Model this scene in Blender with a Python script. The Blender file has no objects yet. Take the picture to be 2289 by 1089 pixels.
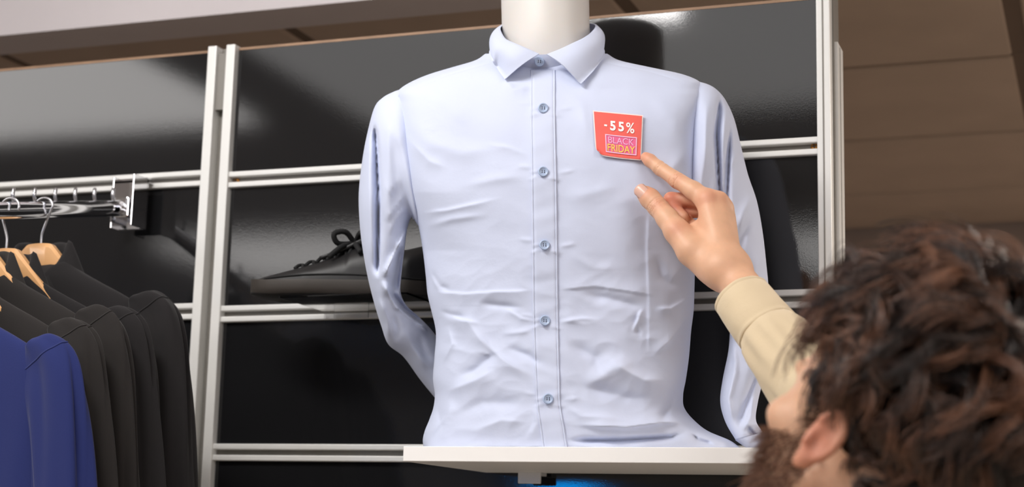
import bpy, bmesh, math, random
import numpy as np
from mathutils import Vector, Matrix
random.seed(7); RNG = np.random.default_rng(11)
scene = bpy.context.scene
COL = scene.collection

# ------------------------------------------------------------------ camera
FPX = 3642.2                                   # focal length in pixels of the 2289 x 1089 frame
TILT, ROLL, YAW = (math.radians(a) for a in (10.393, 1.434, 20.057))
CAM = np.array([0.0, 0.0, 1.55])
_f = np.array([-math.sin(YAW)*math.cos(TILT), math.cos(YAW)*math.cos(TILT), math.sin(TILT)])
_rt = np.array([math.cos(YAW), math.sin(YAW), 0.0]); _up = np.cross(_rt, _f)
_r2 = math.cos(ROLL)*_rt + math.sin(ROLL)*_up; _u2 = -math.sin(ROLL)*_rt + math.cos(ROLL)*_up
FH = np.array([-math.sin(YAW), math.cos(YAW), 0.0])     # horizontal forward of the camera
RH = _rt
cam_data = bpy.data.cameras.new('camera'); cam = bpy.data.objects.new('camera', cam_data); COL.objects.link(cam)
cam.matrix_world = Matrix(((_r2[0], _u2[0], -_f[0], CAM[0]), (_r2[1], _u2[1], -_f[1], CAM[1]), (_r2[2], _u2[2], -_f[2], CAM[2]), (0, 0, 0, 1)))
cam_data.sensor_width = 36.0; cam_data.lens = FPX/2289*36.0; cam_data.clip_start = 0.05
cam_data.dof.use_dof = True; cam_data.dof.focus_distance = 1.99; cam_data.dof.aperture_fstop = 4.6
scene.camera = cam

# ------------------------------------------------------------------ world, lights, exposure
world = bpy.data.worlds.new('world'); scene.world = world; world.use_nodes = True
bg = world.node_tree.nodes['Background']; bg.inputs[0].default_value = (0.9, 0.92, 1.0, 1); bg.inputs[1].default_value = 0.25
scene.view_settings.view_transform = 'Standard'; scene.view_settings.look = 'None'
scene.view_settings.gamma = 1.0; scene.view_settings.use_curve_mapping = False
scene.view_settings.exposure = 0.36

def area_light(name, loc, target, size, power, color=(1, 1, 1), sy=None):
    d = bpy.data.lights.new(name, 'AREA'); d.shape = 'RECTANGLE'; d.size = size; d.size_y = sy or size
    d.energy = power; d.color = color
    o = bpy.data.objects.new(name, d); COL.objects.link(o); o.location = loc
    o.rotation_euler = (Vector(target)-Vector(loc)).to_track_quat('-Z', 'Y').to_euler()
    return o
# shop luminaires hanging under the high shop ceiling, in front of the display wall
area_light('ceiling_lamp_key', (-1.20, 0.96, 2.87), (-0.70, 1.95, 1.95), 0.75, 18.5, (1.0, 0.978, 0.95), 0.26)
area_light('ceiling_lamp_panel', (-1.25, 0.05, 2.88), (-1.25, 0.051, 0), 1.9, 11, (1.0, 0.98, 0.97), 1.1)
area_light('ceiling_lamp_right', (0.9, 0.45, 2.84), (-0.4, 1.8, 1.9), 1.0, 14, (1.0, 0.95, 0.91), 0.7)
for i, (x, y) in enumerate(((-3.4, 0.4), (-3.2, -2.6), (-0.4, -3.0), (2.4, -2.6))):
    area_light('ceiling_lamp_%s' % 'abcd'[i], (x, y, 2.86), (x, y+0.001, 0), 1.8, (34, 30, 26, 26)[i], (1.0, 0.97, 0.95), 1.2)
area_light('rear_fill', (1.2, 2.95, 2.47), (1.2, 2.951, 0), 0.9, 44, (1.0, 0.90, 0.80), 0.6)  # unseen fill light added behind the display wall to brighten the rear ceiling

# ------------------------------------------------------------------ pixel helpers: a pixel of the photo at its own real distance
def U(px, py, s):
    """point seen at pixel (px, py), s metres in front of the camera (vectorised)"""
    px, py, s = np.broadcast_arrays(np.asarray(px, float), np.asarray(py, float), np.asarray(s, float))
    d = _f + ((px-1144.5)/FPX)[..., None]*_r2 - ((py-544.5)/FPX)[..., None]*_u2
    return CAM + d*(s/(d@FH))[..., None]
def W(px, py, y):
    d = _f + _r2*(px-1144.5)/FPX - _u2*(py-544.5)/FPX
    return CAM + d*y/d[1]
def WX(px, py, x):
    d = _f + _r2*(px-1144.5)/FPX - _u2*(py-544.5)/FPX
    return CAM + d*x/d[0]

# ------------------------------------------------------------------ object helpers
def link(o, parent=None, label=None, cat=None, group=None, kind=None):
    COL.objects.link(o)
    if parent is not None: o.parent = parent
    if label: o['label'] = label
    if cat: o['category'] = cat
    if group: o['group'] = group
    if kind: o['kind'] = kind
    return o
def empty(name, loc, label, cat, group=None, rot=(0, 0, 0)):
    o = bpy.data.objects.new(name, None); o.empty_display_size = 0.05
    o.location = loc; o.rotation_euler = rot
    return link(o, None, label, cat, group)
def rel(o, parent):
    """parent o (built in world coordinates) to an empty without moving it"""
    o.parent = parent
    M = Matrix.LocRotScale(parent.location, parent.rotation_euler.to_quaternion(), parent.scale)
    o.matrix_parent_inverse = M.inverted()
    return o
def mesh(name, V, Fc, mat, parent=None, smooth=True, keep=False, **kw):
    me = bpy.data.meshes.new(name)
    me.from_pydata([tuple(map(float, v)) for v in V], [], [tuple(int(i) for i in f) for f in Fc])
    me.update()
    if mat is not None: me.materials.append(mat)
    me.shade_smooth() if smooth else me.shade_flat()
    o = bpy.data.objects.new(name, me); link(o, None, **kw)
    if parent is not None:
        if keep: rel(o, parent)
        else: o.parent = parent
    return o
def autosmooth(o, ang=35):
    o.data.shade_smooth()
    try: o.data.set_sharp_from_angle(angle=math.radians(ang))
    except Exception: pass
    return o
class MB:
    """collects pieces of ONE mesh"""
    def __init__(s): s.V = []; s.F = []
    def add(s, V, Fc):
        n = len(s.V); s.V += [tuple(map(float, v)) for v in V]; s.F += [tuple(int(i)+n for i in f) for f in Fc]; return s
    def build(s, name, mat, parent=None, smooth=True, keep=False, **kw): return mesh(name, s.V, s.F, mat, parent, smooth, keep, **kw)
def g_box(lo, hi, bev=0.0, seg=2):
    bm = bmesh.new(); bmesh.ops.create_cube(bm, size=1.0)
    lo = np.array(lo, float); hi = np.array(hi, float)
    for v in bm.verts: v.co = Vector((lo+hi)/2 + np.array(v.co)*(hi-lo))
    if bev > 0: bmesh.ops.bevel(bm, geom=list(bm.edges), offset=bev, segments=seg, profile=0.5, affect='EDGES')
    bm.verts.index_update(); V = [tuple(v.co) for v in bm.verts]; Fc = [[v.index for v in f.verts] for f in bm.faces]; bm.free()
    return V, Fc
def g_tube(P, r, n=10, cap=True, flat=None):
    P = np.asarray(P, float); m = len(P); r = np.broadcast_to(np.asarray(r, float), (m,))
    T = np.gradient(P, axis=0); T /= np.linalg.norm(T, axis=1)[:, None]+1e-12
    ref = np.array([0, 0, 1.0]) if abs(T[0][2]) < 0.9 else np.array([1.0, 0, 0])
    a = np.cross(T[0], ref); a /= np.linalg.norm(a)
    V = []; th = np.linspace(0, 2*np.pi, n, endpoint=False)
    for i in range(m):
        a = a - T[i]*(a@T[i]); a /= np.linalg.norm(a)+1e-12; b = np.cross(T[i], a)
        for t in th: V.append(P[i] + r[i]*(math.cos(t)*a + math.sin(t)*b*(flat or 1)))
    Fc = [(i*n+j, i*n+(j+1) % n, (i+1)*n+(j+1) % n, (i+1)*n+j) for i in range(m-1) for j in range(n)]
    if cap: Fc += [tuple(range(n))[::-1], tuple((m-1)*n+j for j in range(n))]
    return V, Fc
def g_grid(P, wrap_u=False, wrap_v=False):
    """P[nv, nu, 3]"""
    nv, nu = P.shape[:2]; Fc = []
    for i in range(nv if wrap_v else nv-1):
        for j in range(nu if wrap_u else nu-1):
            a, b = i*nu+j, i*nu+(j+1) % nu; c, d = ((i+1) % nv)*nu+(j+1) % nu, ((i+1) % nv)*nu+j
            Fc.append((a, b, c, d))
    return P.reshape(-1, 3), Fc
def g_prism(poly, axis_vec):
    """poly: 3-d outline, extruded along axis_vec"""
    P = np.asarray(poly, float); n = len(P); Q = P+np.asarray(axis_vec, float)
    return np.vstack([P, Q]), [tuple(range(n))[::-1], tuple(range(n, 2*n))]+[(i, (i+1) % n, n+(i+1) % n, n+i) for i in range(n)]
def g_lathe(prof, n=24, c=(0, 0, 0), axis=None):
    """prof: (r, h) pairs, about axis matrix columns (a, b, h)"""
    A = np.eye(3) if axis is None else np.asarray(axis, float); V = []
    for r, h in prof:
        for j in range(n):
            t = 2*math.pi*j/n; V.append(np.asarray(c)+A@np.array([r*math.cos(t), r*math.sin(t), h]))
    m = len(prof)
    Fc = [(i*n+j, i*n+(j+1) % n, (i+1)*n+(j+1) % n, (i+1)*n+j) for i in range(m-1) for j in range(n)]
    Fc += [tuple(range(n))[::-1], tuple((m-1)*n+j for j in range(n))]
    return V, Fc
def interp(xs, pts):
    """pts: rows (key, a, b, ...) -> smooth (Catmull-Rom like) interpolation at xs"""
    P = np.asarray(pts, float); k = P[:, 0]; out = []
    m = np.gradient(P[:, 1:], k, axis=0)
    xs = np.clip(np.asarray(xs, float), k[0], k[-1]); i = np.clip(np.searchsorted(k, xs, 'right')-1, 0, len(k)-2)
    h = (k[i+1]-k[i]); t = (xs-k[i])/h; t = t[..., None]; h = h[..., None]
    return ((2*t**3-3*t**2+1)*P[i, 1:] + (t**3-2*t**2+t)*h*m[i] + (-2*t**3+3*t**2)*P[i+1, 1:] + (t**3-t**2)*h*m[i+1])

# ------------------------------------------------------------------ smooth solids: signed distances on a grid -> quad surface
def sdf_mesh(fn, lo, hi, h):
    lo = np.asarray(lo, float); hi = np.asarray(hi, float); B = 6
    nb = np.ceil(((hi-lo)/h+1)/B).astype(int); n = nb*B
    I, J_, K_ = np.meshgrid(*[np.arange(k) for k in nb], indexing='ij'); blk = np.stack([I, J_, K_], -1).reshape(-1, 3)
    cen = lo+h*(blk*B+(B-1)/2); dc = fn(cen)                  # coarse pass: one sample per block, then only the blocks near the surface
    act = np.abs(dc) < h*B*0.9*1.35+0.004
    D = np.repeat(np.repeat(np.repeat(dc.reshape(nb), B, 0), B, 1), B, 2).astype(np.float32)
    loc = np.stack(np.meshgrid(*[np.arange(B)]*3, indexing='ij'), -1).reshape(-1, 3); ab = blk[act]
    for c0 in range(0, len(ab), 1500):
        ii = (ab[c0:c0+1500, None]*B+loc[None]).reshape(-1, 3); D[ii[:, 0], ii[:, 1], ii[:, 2]] = fn(lo+h*ii)
    ins = D < 0; nx, ny, nz = n-1
    cs = np.zeros((nx, ny, nz, 3), np.float32); cnt = np.zeros((nx, ny, nz), np.float32)
    co = [(a, b, c) for a in (0, 1) for b in (0, 1) for c in (0, 1)]
    for A in co:
        for k in range(3):
            if A[k] == 0:
                B = list(A); B[k] = 1
                d0 = D[A[0]:A[0]+nx, A[1]:A[1]+ny, A[2]:A[2]+nz]; d1 = D[B[0]:B[0]+nx, B[1]:B[1]+ny, B[2]:B[2]+nz]
                m = (d0 < 0) != (d1 < 0); t = np.where(m, d0/np.where(m, d0-d1, 1), 0)
                for q in range(3): cs[..., q] += np.where(m, A[q]+(t if q == k else 0), 0)
                cnt += m
    act = cnt > 0; idx = -np.ones(act.shape, int); ii = np.argwhere(act); idx[act] = np.arange(len(ii))
    V = lo + h*(ii + cs[act]/cnt[act][:, None])
    Fc = []
    for k in range(3):
        a, b = [(1, 2), (2, 0), (0, 1)][k]
        sl0 = [slice(None)]*3; sl1 = [slice(None)]*3; sl0[k] = slice(0, -1); sl1[k] = slice(1, None)
        m = ins[tuple(sl0)] != ins[tuple(sl1)]; E = np.argwhere(m)
        E = E[(E[:, a] > 0) & (E[:, b] > 0) & (E[:, a] < n[a]-1) & (E[:, b] < n[b]-1)]
        if not len(E): continue
        def at(da, db):
            q = E.copy(); q[:, a] += da; q[:, b] += db; return idx[q[:, 0], q[:, 1], q[:, 2]]
        Q = np.stack([at(-1, -1), at(0, -1), at(0, 0), at(-1, 0)], 1)
        flip = ins[E[:, 0], E[:, 1], E[:, 2]]
        Q[~flip] = Q[~flip][:, ::-1]; Fc.append(Q)
    return V, np.vstack(Fc)
def smin(a, b, k): 
    h = np.clip(0.5+0.5*(b-a)/k, 0, 1); return b*(1-h)+a*h-k*h*(1-h)
def smax(a, b, k): return -smin(-a, -b, k)
def sd_cone(P, a, b, ra, rb):
    a = np.asarray(a, float); b = np.asarray(b, float); ab = b-a
    t = np.clip(((P-a)@ab)/(ab@ab), 0, 1); return np.linalg.norm(P-a-t[..., None]*ab, axis=-1)-(ra+(rb-ra)*t)
def sd_ell(P, c, r, R=None):
    q = P-np.asarray(c, float)
    if R is not None: q = q@R
    r = np.asarray(r, float); k0 = np.linalg.norm(q/r, axis=-1); k1 = np.linalg.norm(q/(r*r), axis=-1)+1e-9
    return k0*(k0-1)/k1
def vnoise(P, sc, seed=0):
    """cheap smooth noise from summed sines"""
    r = np.random.default_rng(seed); out = 0
    for _ in range(7):
        k = r.normal(size=3); k *= sc*r.uniform(.6, 1.6)/np.linalg.norm(k); out = out+np.sin(P@k+r.uniform(0, 6.28))
    return out/7*1.6

# ------------------------------------------------------------------ materials
def srgb(r, g, b):
    f = lambda c: (c/255/12.92 if c/255 <= 0.04045 else ((c/255+0.055)/1.055)**2.4)
    return (f(r), f(g), f(b), 1)
def mat(name, col, rough=0.5, metal=0.0, spec=0.5, bump=None, var=None, sss=0, sheen=0, coat=0, trans=0, ior=1.5, emit=None, tint=None, aniso=None):
    """bump: list of (scale, strength, distance, detail); var: (scale, amount) brightness variation; tint: (attribute, colour)"""
    m = bpy.data.materials.new(name); m.use_nodes = True; nt = m.node_tree; b = nt.nodes['Principled BSDF']
    N = nt.nodes.new; L = nt.links.new
    b.inputs['Base Color'].default_value = col; b.inputs['Roughness'].default_value = rough; b.inputs['Metallic'].default_value = metal
    b.inputs['Specular IOR Level'].default_value = spec; b.inputs['IOR'].default_value = ior
    if sss: b.inputs['Subsurface Weight'].default_value = sss; b.inputs['Subsurface Radius'].default_value = (0.012, 0.005, 0.003); b.inputs['Subsurface Scale'].default_value = 1.0
    if sheen: b.inputs['Sheen Weight'].default_value = sheen; b.inputs['Sheen Roughness'].default_value = 0.5
    if coat: b.inputs['Coat Weight'].default_value = coat; b.inputs['Coat Roughness'].default_value = 0.06
    if trans: b.inputs['Transmission Weight'].default_value = trans
    if emit: b.inputs['Emission Color'].default_value = emit[0]; b.inputs['Emission Strength'].default_value = emit[1]
    tc = N('ShaderNodeTexCoord'); out = None
    if var:
        n = N('ShaderNodeTexNoise'); n.inputs['Scale'].default_value = var[0]; n.inputs['Detail'].default_value = 5
        L(tc.outputs['Object'], n.inputs['Vector'])
        mr = N('ShaderNodeMapRange'); mr.inputs[1].default_value = .3; mr.inputs[2].default_value = .7
        mr.inputs[3].default_value = 1-var[1]; mr.inputs[4].default_value = 1+var[1]; L(n.outputs['Fac'], mr.inputs[0])
        mx = N('ShaderNodeMix'); mx.data_type = 'RGBA'; mx.blend_type = 'MULTIPLY'; mx.inputs[0].default_value = 1
        mx.inputs[6].default_value = col; L(mr.outputs[0], mx.inputs[7]); out = mx.outputs[2]
    if tint:
        at = N('ShaderNodeAttribute'); at.attribute_name = tint[0]
        mx = N('ShaderNodeMix'); mx.data_type = 'RGBA'; mx.inputs[6].default_value = col; mx.inputs[7].default_value = tint[1]
        if out is not None: L(out, mx.inputs[6])
        L(at.outputs['Fac'], mx.inputs[0]); out = mx.outputs[2]
    if out is not None: L(out, b.inputs['Base Color'])
    prev = None
    for bp in (bump or []):
        n = N('ShaderNodeTexNoise'); n.inputs['Scale'].default_value = bp[0]; n.inputs['Detail'].default_value = bp[3] if len(bp) > 3 else 3
        L(tc.outputs['Object'], n.inputs['Vector'])
        bn = N('ShaderNodeBump'); bn.inputs['Strength'].default_value = bp[1]; bn.inputs['Distance'].default_value = bp[2]
        L(n.outputs['Fac'], bn.inputs['Height'])
        if prev is not None: L(prev, bn.inputs['Normal'])
        prev = bn.outputs['Normal']
    if prev is not None: L(prev, b.inputs['Normal'])
    return m
M = {}
M['panel'] = mat('black_gloss_panel', (0.010, 0.010, 0.011, 1), 0.06, spec=0.5, bump=[(700, 0.04, 0.0005, 2)])
M['core'] = mat('board_core', srgb(40, 36, 34), 0.7)
M['edge'] = mat('brown_board_edge', srgb(150, 118, 92), 0.6, var=(30, 0.15))
M['alu'] = mat('white_anodised_aluminium', srgb(226, 225, 222), 0.42, metal=0.15, bump=[(300, 0.05, 0.0004)])
M['alu_groove'] = mat('grey_aluminium_groove', srgb(128, 124, 118), 0.5, metal=0.2)
M['brass'] = mat('brass_screw', srgb(190, 130, 60), 0.3, metal=0.9)
M['brass_dark'] = mat('screw_recess', srgb(50, 32, 18), 0.6)
M['shelf'] = mat('white_shelf_laminate', srgb(248, 245, 242), 0.45, bump=[(400, 0.04, 0.0003)])
M['clip'] = mat('milky_plastic_clip', srgb(226, 228, 232), 0.25, trans=0.1)
M['chrome'] = mat('polished_chrome', srgb(225, 225, 228), 0.07, metal=1.0)
M['steel'] = mat('brushed_steel', srgb(200, 200, 204), 0.22, metal=1.0)
M['mannequin'] = mat('mannequin_white_plastic', srgb(216, 211, 206), 0.42, sss=0.12)

# ================================================================== THE ROOM
M['floor'] = mat('shop_floor', srgb(168, 160, 150), 0.35, var=(3, 0.08))
M['shop_wall'] = mat('shop_wall_paint', srgb(214, 210, 206), 0.8, var=(2, 0.05))
M['shop_ceiling'] = mat('shop_ceiling_paint', srgb(222, 218, 216), 0.85, var=(2, 0.04))
M['fascia'] = mat('bulkhead_paint', srgb(222, 214, 216), 0.8, var=(4, 0.03))
M['tile'] = mat('ceiling_tile_tan', srgb(196, 176, 160), 0.9, var=(5, 0.06), bump=[(120, 0.15, 0.001)])
M['tbar'] = mat('ceiling_grid_brown', srgb(112, 94, 80), 0.7)
M['far_wall'] = mat('back_room_wall', srgb(176, 160, 150), 0.85, var=(3, 0.06))
M['dark_wall'] = mat('dark_display_wall', srgb(48, 45, 46), 0.6)
def sbox(name, lo, hi, m, parent=None, bev=0, **kw):
    return mesh(name, *g_box(lo, hi, bev), m, parent, smooth=False, **kw)
YB = 2.413                                          # front of the bulkhead over the display wall
sbox('floor', (-6.1, -7.1, -0.1), (4.1, 5.1, 0), M['floor'], kind='structure')
sbox('wall_left', (-6.1, -7.1, 0), (-6.0, 5.1, 2.95), M['shop_wall'], kind='structure')
sbox('wall_right', (4.0, -7.1, 0), (4.1, 5.1, 2.95), M['shop_wall'], kind='structure')
sbox('wall_front', (-6.0, -7.1, 0), (4.0, -7.0, 2.95), M['shop_wall'], kind='structure')
sbox('wall_far', (-6.0, 4.88, 0), (4.0, 4.98, 2.6), M['far_wall'], kind='structure')
sbox('ceiling', (-6.0, -7.0, 2.90), (4.0, YB, 2.98), M['shop_ceiling'], kind='structure')
blk = sbox('trim_1', (-6.0, YB, 2.455), (4.0, YB+0.105, 2.98), M['fascia'], kind='structure')
# low tiled ceiling of the space behind: each tile a piece, the grid bars between them
rear = sbox('ceiling_rear', (-6.0, YB+0.105, 2.54), (4.0, 4.88, 2.60), M['core'], kind='structure')
XL = [-0.125+0.655*k for k in range(-8, 7)]; YL = [2.59, 3.19, 3.785, 4.385, 4.87]
tile_me = {}
for i in range(len(XL)-1):
    for j in range(len(YL)-1):
        w, d = XL[i+1]-XL[i]-0.030, YL[j+1]-YL[j]-0.018
        key = round(d, 3)
        if key not in tile_me:
            V, Fc = g_box((-w/2, -d/2, 0), (w/2, d/2, 0.03), 0.004, 1)
            me = bpy.data.meshes.new('ceiling_tile'); me.from_pydata(V, [], Fc); me.materials.append(M['tile']); me.shade_flat(); tile_me[key] = me
        o = bpy.data.objects.new('ceiling_tile', tile_me[key]); o.location = ((XL[i]+XL[i+1])/2, (YL[j]+YL[j+1])/2, 2.502); link(o, rear)
for x in XL: sbox('grid_bar', (x-0.017, 2.50, 2.508), (x+0.017, 4.88, 2.54), M['tbar'], rear)
for y in YL[1:-1]: sbox('grid_bar', (-6.0, y-0.011, 2.5075), (4.0, y+0.011, 2.5395), M['tbar'], rear)

# ------------------------------------------------------------------ display wall
YW = 2.15; ZT = 2.298
wall = sbox('wall_back', (-2.9, YW+0.012, 0), (-0.345, YW+0.055, ZT-0.006), M['core'], kind='structure')
sbox('top_edge', (-2.9, YW-0.001, ZT-0.004), (-1.294, YW+0.055, ZT), M['edge'], wall)
sbox('top_edge', (-1.245, YW-0.001, ZT-0.004), (-0.348, YW+0.055, ZT), M['edge'], wall)
RAILS = [2.0855, 1.8780, 1.6710, 1.4640, 1.2570, 1.05, 0.843, 0.636, 0.43, 0.22]   # centre heights of the slotted rails
BAYS = [(-2.9, -1.2935, 0.0055), (-1.2460, -0.3475, 0.0)]
for x0, x1, dz in BAYS:
    zs = [ZT-0.004]+[z+dz for z in RAILS]+[0.0]
    for k in range(len(zs)-1):
        top = zs[k]-(0.0 if k == 0 else 0.0125); bot = zs[k+1]+(0.0125 if k+1 < len(zs)-1 else 0.0)
        mesh('panel', *g_box((x0+0.001, YW-0.002, bot), (x1-0.001, YW+0.013, top), 0.0008, 1), M['panel'], wall, smooth=False)
    for z in RAILS:
        z += dz; h = 0.0125; y0 = YW-0.010
        prof = [(y0, h), (y0, h-0.0085), (YW+0.001, h-0.0085), (YW+0.001, -h+0.0085), (y0, -h+0.0085), (y0, -h), (YW+0.010, -h), (YW+0.010, h)]
        # rounded lips: an extra point each
        P = [(x0, a, z+b) for a, b in prof]
        ro = mesh('rail', *g_prism(P, (x1-x0, 0, 0)), M['alu'], wall, smooth=False)
        ro.data.materials.append(M['alu_groove'])
        bm = bmesh.new(); bm.from_mesh(ro.data)
        for f in bm.faces:
            c = f.calc_center_median()
            if abs(c.z-z) < 0.0035 and c.y > YW-0.004 and abs(f.normal.y) > .5 and c.y < YW+0.005: f.material_index = 1
        bmesh.ops.bevel(bm, geom=[e for e in bm.edges if all(abs(v.co.y-y0) < 1e-5 for v in e.verts) and abs(e.verts[0].co.x-e.verts[1].co.x) > .1], offset=0.0018, segments=3, profile=.5, affect='EDGES')
        bm.to_mesh(ro.data); bm.free()
def post(x0, x1, lip, ztop, groove=True, name='post'):
    y0 = YW-0.014; y1 = YW+0.052
    P = [(x0, y0), (x0+lip, y0), (x0+lip, YW+0.006), (x1-lip, YW+0.006), (x1-lip, y0), (x1, y0), (x1, y1), (x0, y1)] if groove else [(x0, y0), (x1, y0), (x1, y1), (x0, y1)]
    o = mesh(name, *g_prism([(a, b, 0.0) for a, b in P], (0, 0, ztop)), M['alu'], wall, smooth=False); o.data.materials.append(M['alu_groove'])
    bm = bmesh.new(); bm.from_mesh(o.data)
    for f in bm.faces:
        c = f.calc_center_median()
        if groove and abs(f.normal.y) > .5 and YW < c.y < YW+0.02: f.material_index = 1
    bmesh.ops.bevel(bm, geom=[e for e in bm.edges if all(abs(v.co.y-y0) < 1e-5 for v in e.verts) and abs(e.verts[0].co.z-e.verts[1].co.z) > .1], offset=0.0015, segments=2, profile=.5, affect='EDGES')
    bm.to_mesh(o.data); bm.free(); return o
post(-1.2935, -1.2455, 0.0155, ZT+0.002)
sbox('post_cap', (-1.2775, YW-0.009, ZT-0.10), (-1.2620, YW+0.007, ZT-0.010), M['alu_groove'], wall)
post(-0.3475, -0.3290, 0.0, ZT+0.06, groove=False)
sbox('post_bead', (-0.3395, YW-0.0152, 0), (-0.3380, YW-0.0135, ZT+0.06), M['alu_groove'], wall)
sbox('side_channel', (-0.3290, YW+0.006, 0), (-0.3270, YW+0.052, ZT+0.055), M['alu_groove'], wall)
sc = mesh('side_post', *g_box((-0.3290, YW+0.014, 0), (-0.3225, YW+0.060, 2.236), 0.001, 1), M['alu'], wall, smooth=False)
sbox('side_post_groove', (-0.3228, YW+0.030, 0), (-0.3220, YW+0.033, 2.232), M['alu_groove'], wall)
def screw(x, z):
    A = np.array([[1, 0, 0], [0, 0, -1], [0, 1, 0]], float)
    o = mesh('screw', *g_lathe([(0.0001, 0), (0.0052, 0), (0.0052, 0.0012), (0.0040, 0.0030), (0.0001, 0.0034)], 18, (x, YW+0.001, z), A), M['brass'], wall)
    mb = MB(); mb.add(*g_box((x-0.0033, YW-0.0032, z-0.0007), (x+0.0033, YW-0.0020, z+0.0007))); mb.add(*g_box((x-0.0007, YW-0.0032, z-0.0033), (x+0.0007, YW-0.0020, z+0.0033)))
    mb.build('screw_cross', M['brass_dark'], o, smooth=False)
screw(-0.3535, 2.0862); screw(-1.2375, 2.0845)

# ------------------------------------------------------------------ white display shelf
sh = empty('display_shelf', (-0.55, 2.0, 1.645), 'white laminated shelf board carrying the shirt mannequin', 'shelf')
def part(name, V, Fc, m, par, smooth=False, **kw): return mesh(name, V, Fc, m, par, smooth, True, **kw)
part('board', *g_box((-0.811, 1.85, 1.6445), (-0.345, 2.138, 1.6630), 0.0008, 1), M['shelf'], sh)
for px in (1191, 1711):
    c = W(px, 1060, 2.128); 
    mb = MB(); mb.add(*g_box((c[0]-0.0165, 2.113, 1.6290), (c[0]+0.0165, 2.117, 1.6450), 0.0012, 2)); mb.add(*g_box((c[0]-0.0165, 2.117, 1.6400), (c[0]+0.0165, 2.139, 1.6446), 0.0005, 1))
    cl = mb.build('bracket_clip', M['clip'], sh, False, True)
# blue lit sign on the opposite side of the shop (seen mirrored in the glossy panel under the shelf)
M['sign'] = mat('blue_lit_sign', srgb(10, 90, 180), 0.4, emit=(srgb(0, 130, 215), 22.0))
M['sign_frame'] = mat('sign_frame_grey', srgb(90, 90, 92), 0.4)
_p = W(1268, 1076, YW-0.002); _d = _p-CAM; _q = _p+np.array([_d[0], -_d[1], _d[2]])*((6.97+YW)/_d[1])
sg = empty('wall_sign', (_q[0], -6.97, _q[2]-0.3), 'blue lit sign on the shop wall opposite the display', 'sign')
part('sign_frame', *g_box((_q[0]-0.20, -6.998, _q[2]-0.32), (_q[0]+0.20, -6.965, _q[2]+0.32), 0.006), M['sign_frame'], sg)
part('sign_face', *g_box((_q[0]-0.17, -6.966, _q[2]-0.29), (_q[0]+0.17, -6.955, _q[2]+0.29), 0.003), M['sign'], sg)

# ================================================================== LIGHT BLUE SHIRT ON THE MANNEQUIN
M['shirt'] = mat('light_blue_cotton', srgb(206, 213, 235), 0.85, spec=0.2, sheen=0.12, bump=[(260, 0.10, 0.0012, 4), (2600, 0.10, 0.0003, 2)])
M['button'] = mat('pale_blue_button', srgb(178, 196, 226), 0.25, spec=0.5)
M['thread'] = mat('grey_thread', srgb(92, 98, 118), 0.8)
S0 = 2.060
def s_c(px): return S0-0.20*(np.asarray(px, float)-1240)/1800
# silhouette of the torso: py, left px, right px, depth of the bulge (m)
TOR = [(120, 1085, 1357, .040), (135, 1062, 1385, .047), (150, 1012, 1452, .053), (165, 962, 1522, .060), (180, 925, 1560, .066), (200, 893, 1570, .072),
       (230, 888, 1572, .082), (270, 890, 1566, .092), (330, 894, 1562, .099), (400, 905, 1559, .103), (460, 922, 1556, .102), (500, 934, 1554, .100),
       (560, 945, 1553, .096), (620, 952, 1553, .092), (660, 956, 1552, .090), (690, 963, 1551, .088), (740, 974, 1545, .087), (800, 971, 1540, .088), (850, 968, 1533, .090),
       (885, 972, 1527, .091), (910, 969, 1529, .092), (940, 959, 1552, .093), (965, 949, 1585, .093), (985, 945, 1632, .092), (1002, 947, 1656, .091)]
CREASES = []
def cr(pts, w, a, side=0.0, taper=0.35, only=None):
    """a fold: polyline in photo pixels, width w px, height a metres toward the viewer; side>0 makes the left flank of the line long and the right one sharp (negative: the other way)"""
    CREASES.append((np.array(pts, float), w, a, side, taper, only))
def creases(px, py, which='torso'):
    out = np.zeros(np.broadcast(px, py).shape)
    for P, w, a, side, taper, only in CREASES:
        if (only or 'torso') != which: continue
        reach = 4.5*w
        m = (px > P[:, 0].min()-reach) & (px < P[:, 0].max()+reach) & (py > P[:, 1].min()-reach) & (py < P[:, 1].max()+reach)
        if not m.any(): continue
        x = px[m]; y = py[m]; best = np.full(x.shape, 1e9); sgn = np.zeros(x.shape); tt = np.zeros(x.shape)
        seg = np.linalg.norm(np.diff(P, axis=0), axis=1); tot = seg.sum(); acc = 0
        for i in range(len(P)-1):
            d = P[i+1]-P[i]; L2 = d@d; t = np.clip(((x-P[i, 0])*d[0]+(y-P[i, 1])*d[1])/L2, 0, 1)
            dx = x-P[i, 0]-t*d[0]; dy = y-P[i, 1]-t*d[1]; dist = np.hypot(dx, dy); k = dist < best
            best = np.where(k, dist, best); sgn = np.where(k, np.sign(d[0]*dy-d[1]*dx), sgn); tt = np.where(k, (acc+t*seg[i])/tot, tt); acc += seg[i]
        wl = np.where(sgn*np.sign(side) > 0, w*(1+abs(side)), w/(1+abs(side))) if side else w
        wl = wl*.85; prof = np.exp(-(best/wl)**1.7) if not side else np.exp(-(best/wl)**1.25)
        tp = np.ones_like(tt)
        if taper > 0: tp = np.clip(np.minimum(tt, 1-tt)/taper, 0, 1); tp = tp*tp*(3-2*tp)
        out[m] += 1.15*a*prof*tp if which == 'torso' else a*prof*tp
    return out
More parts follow.
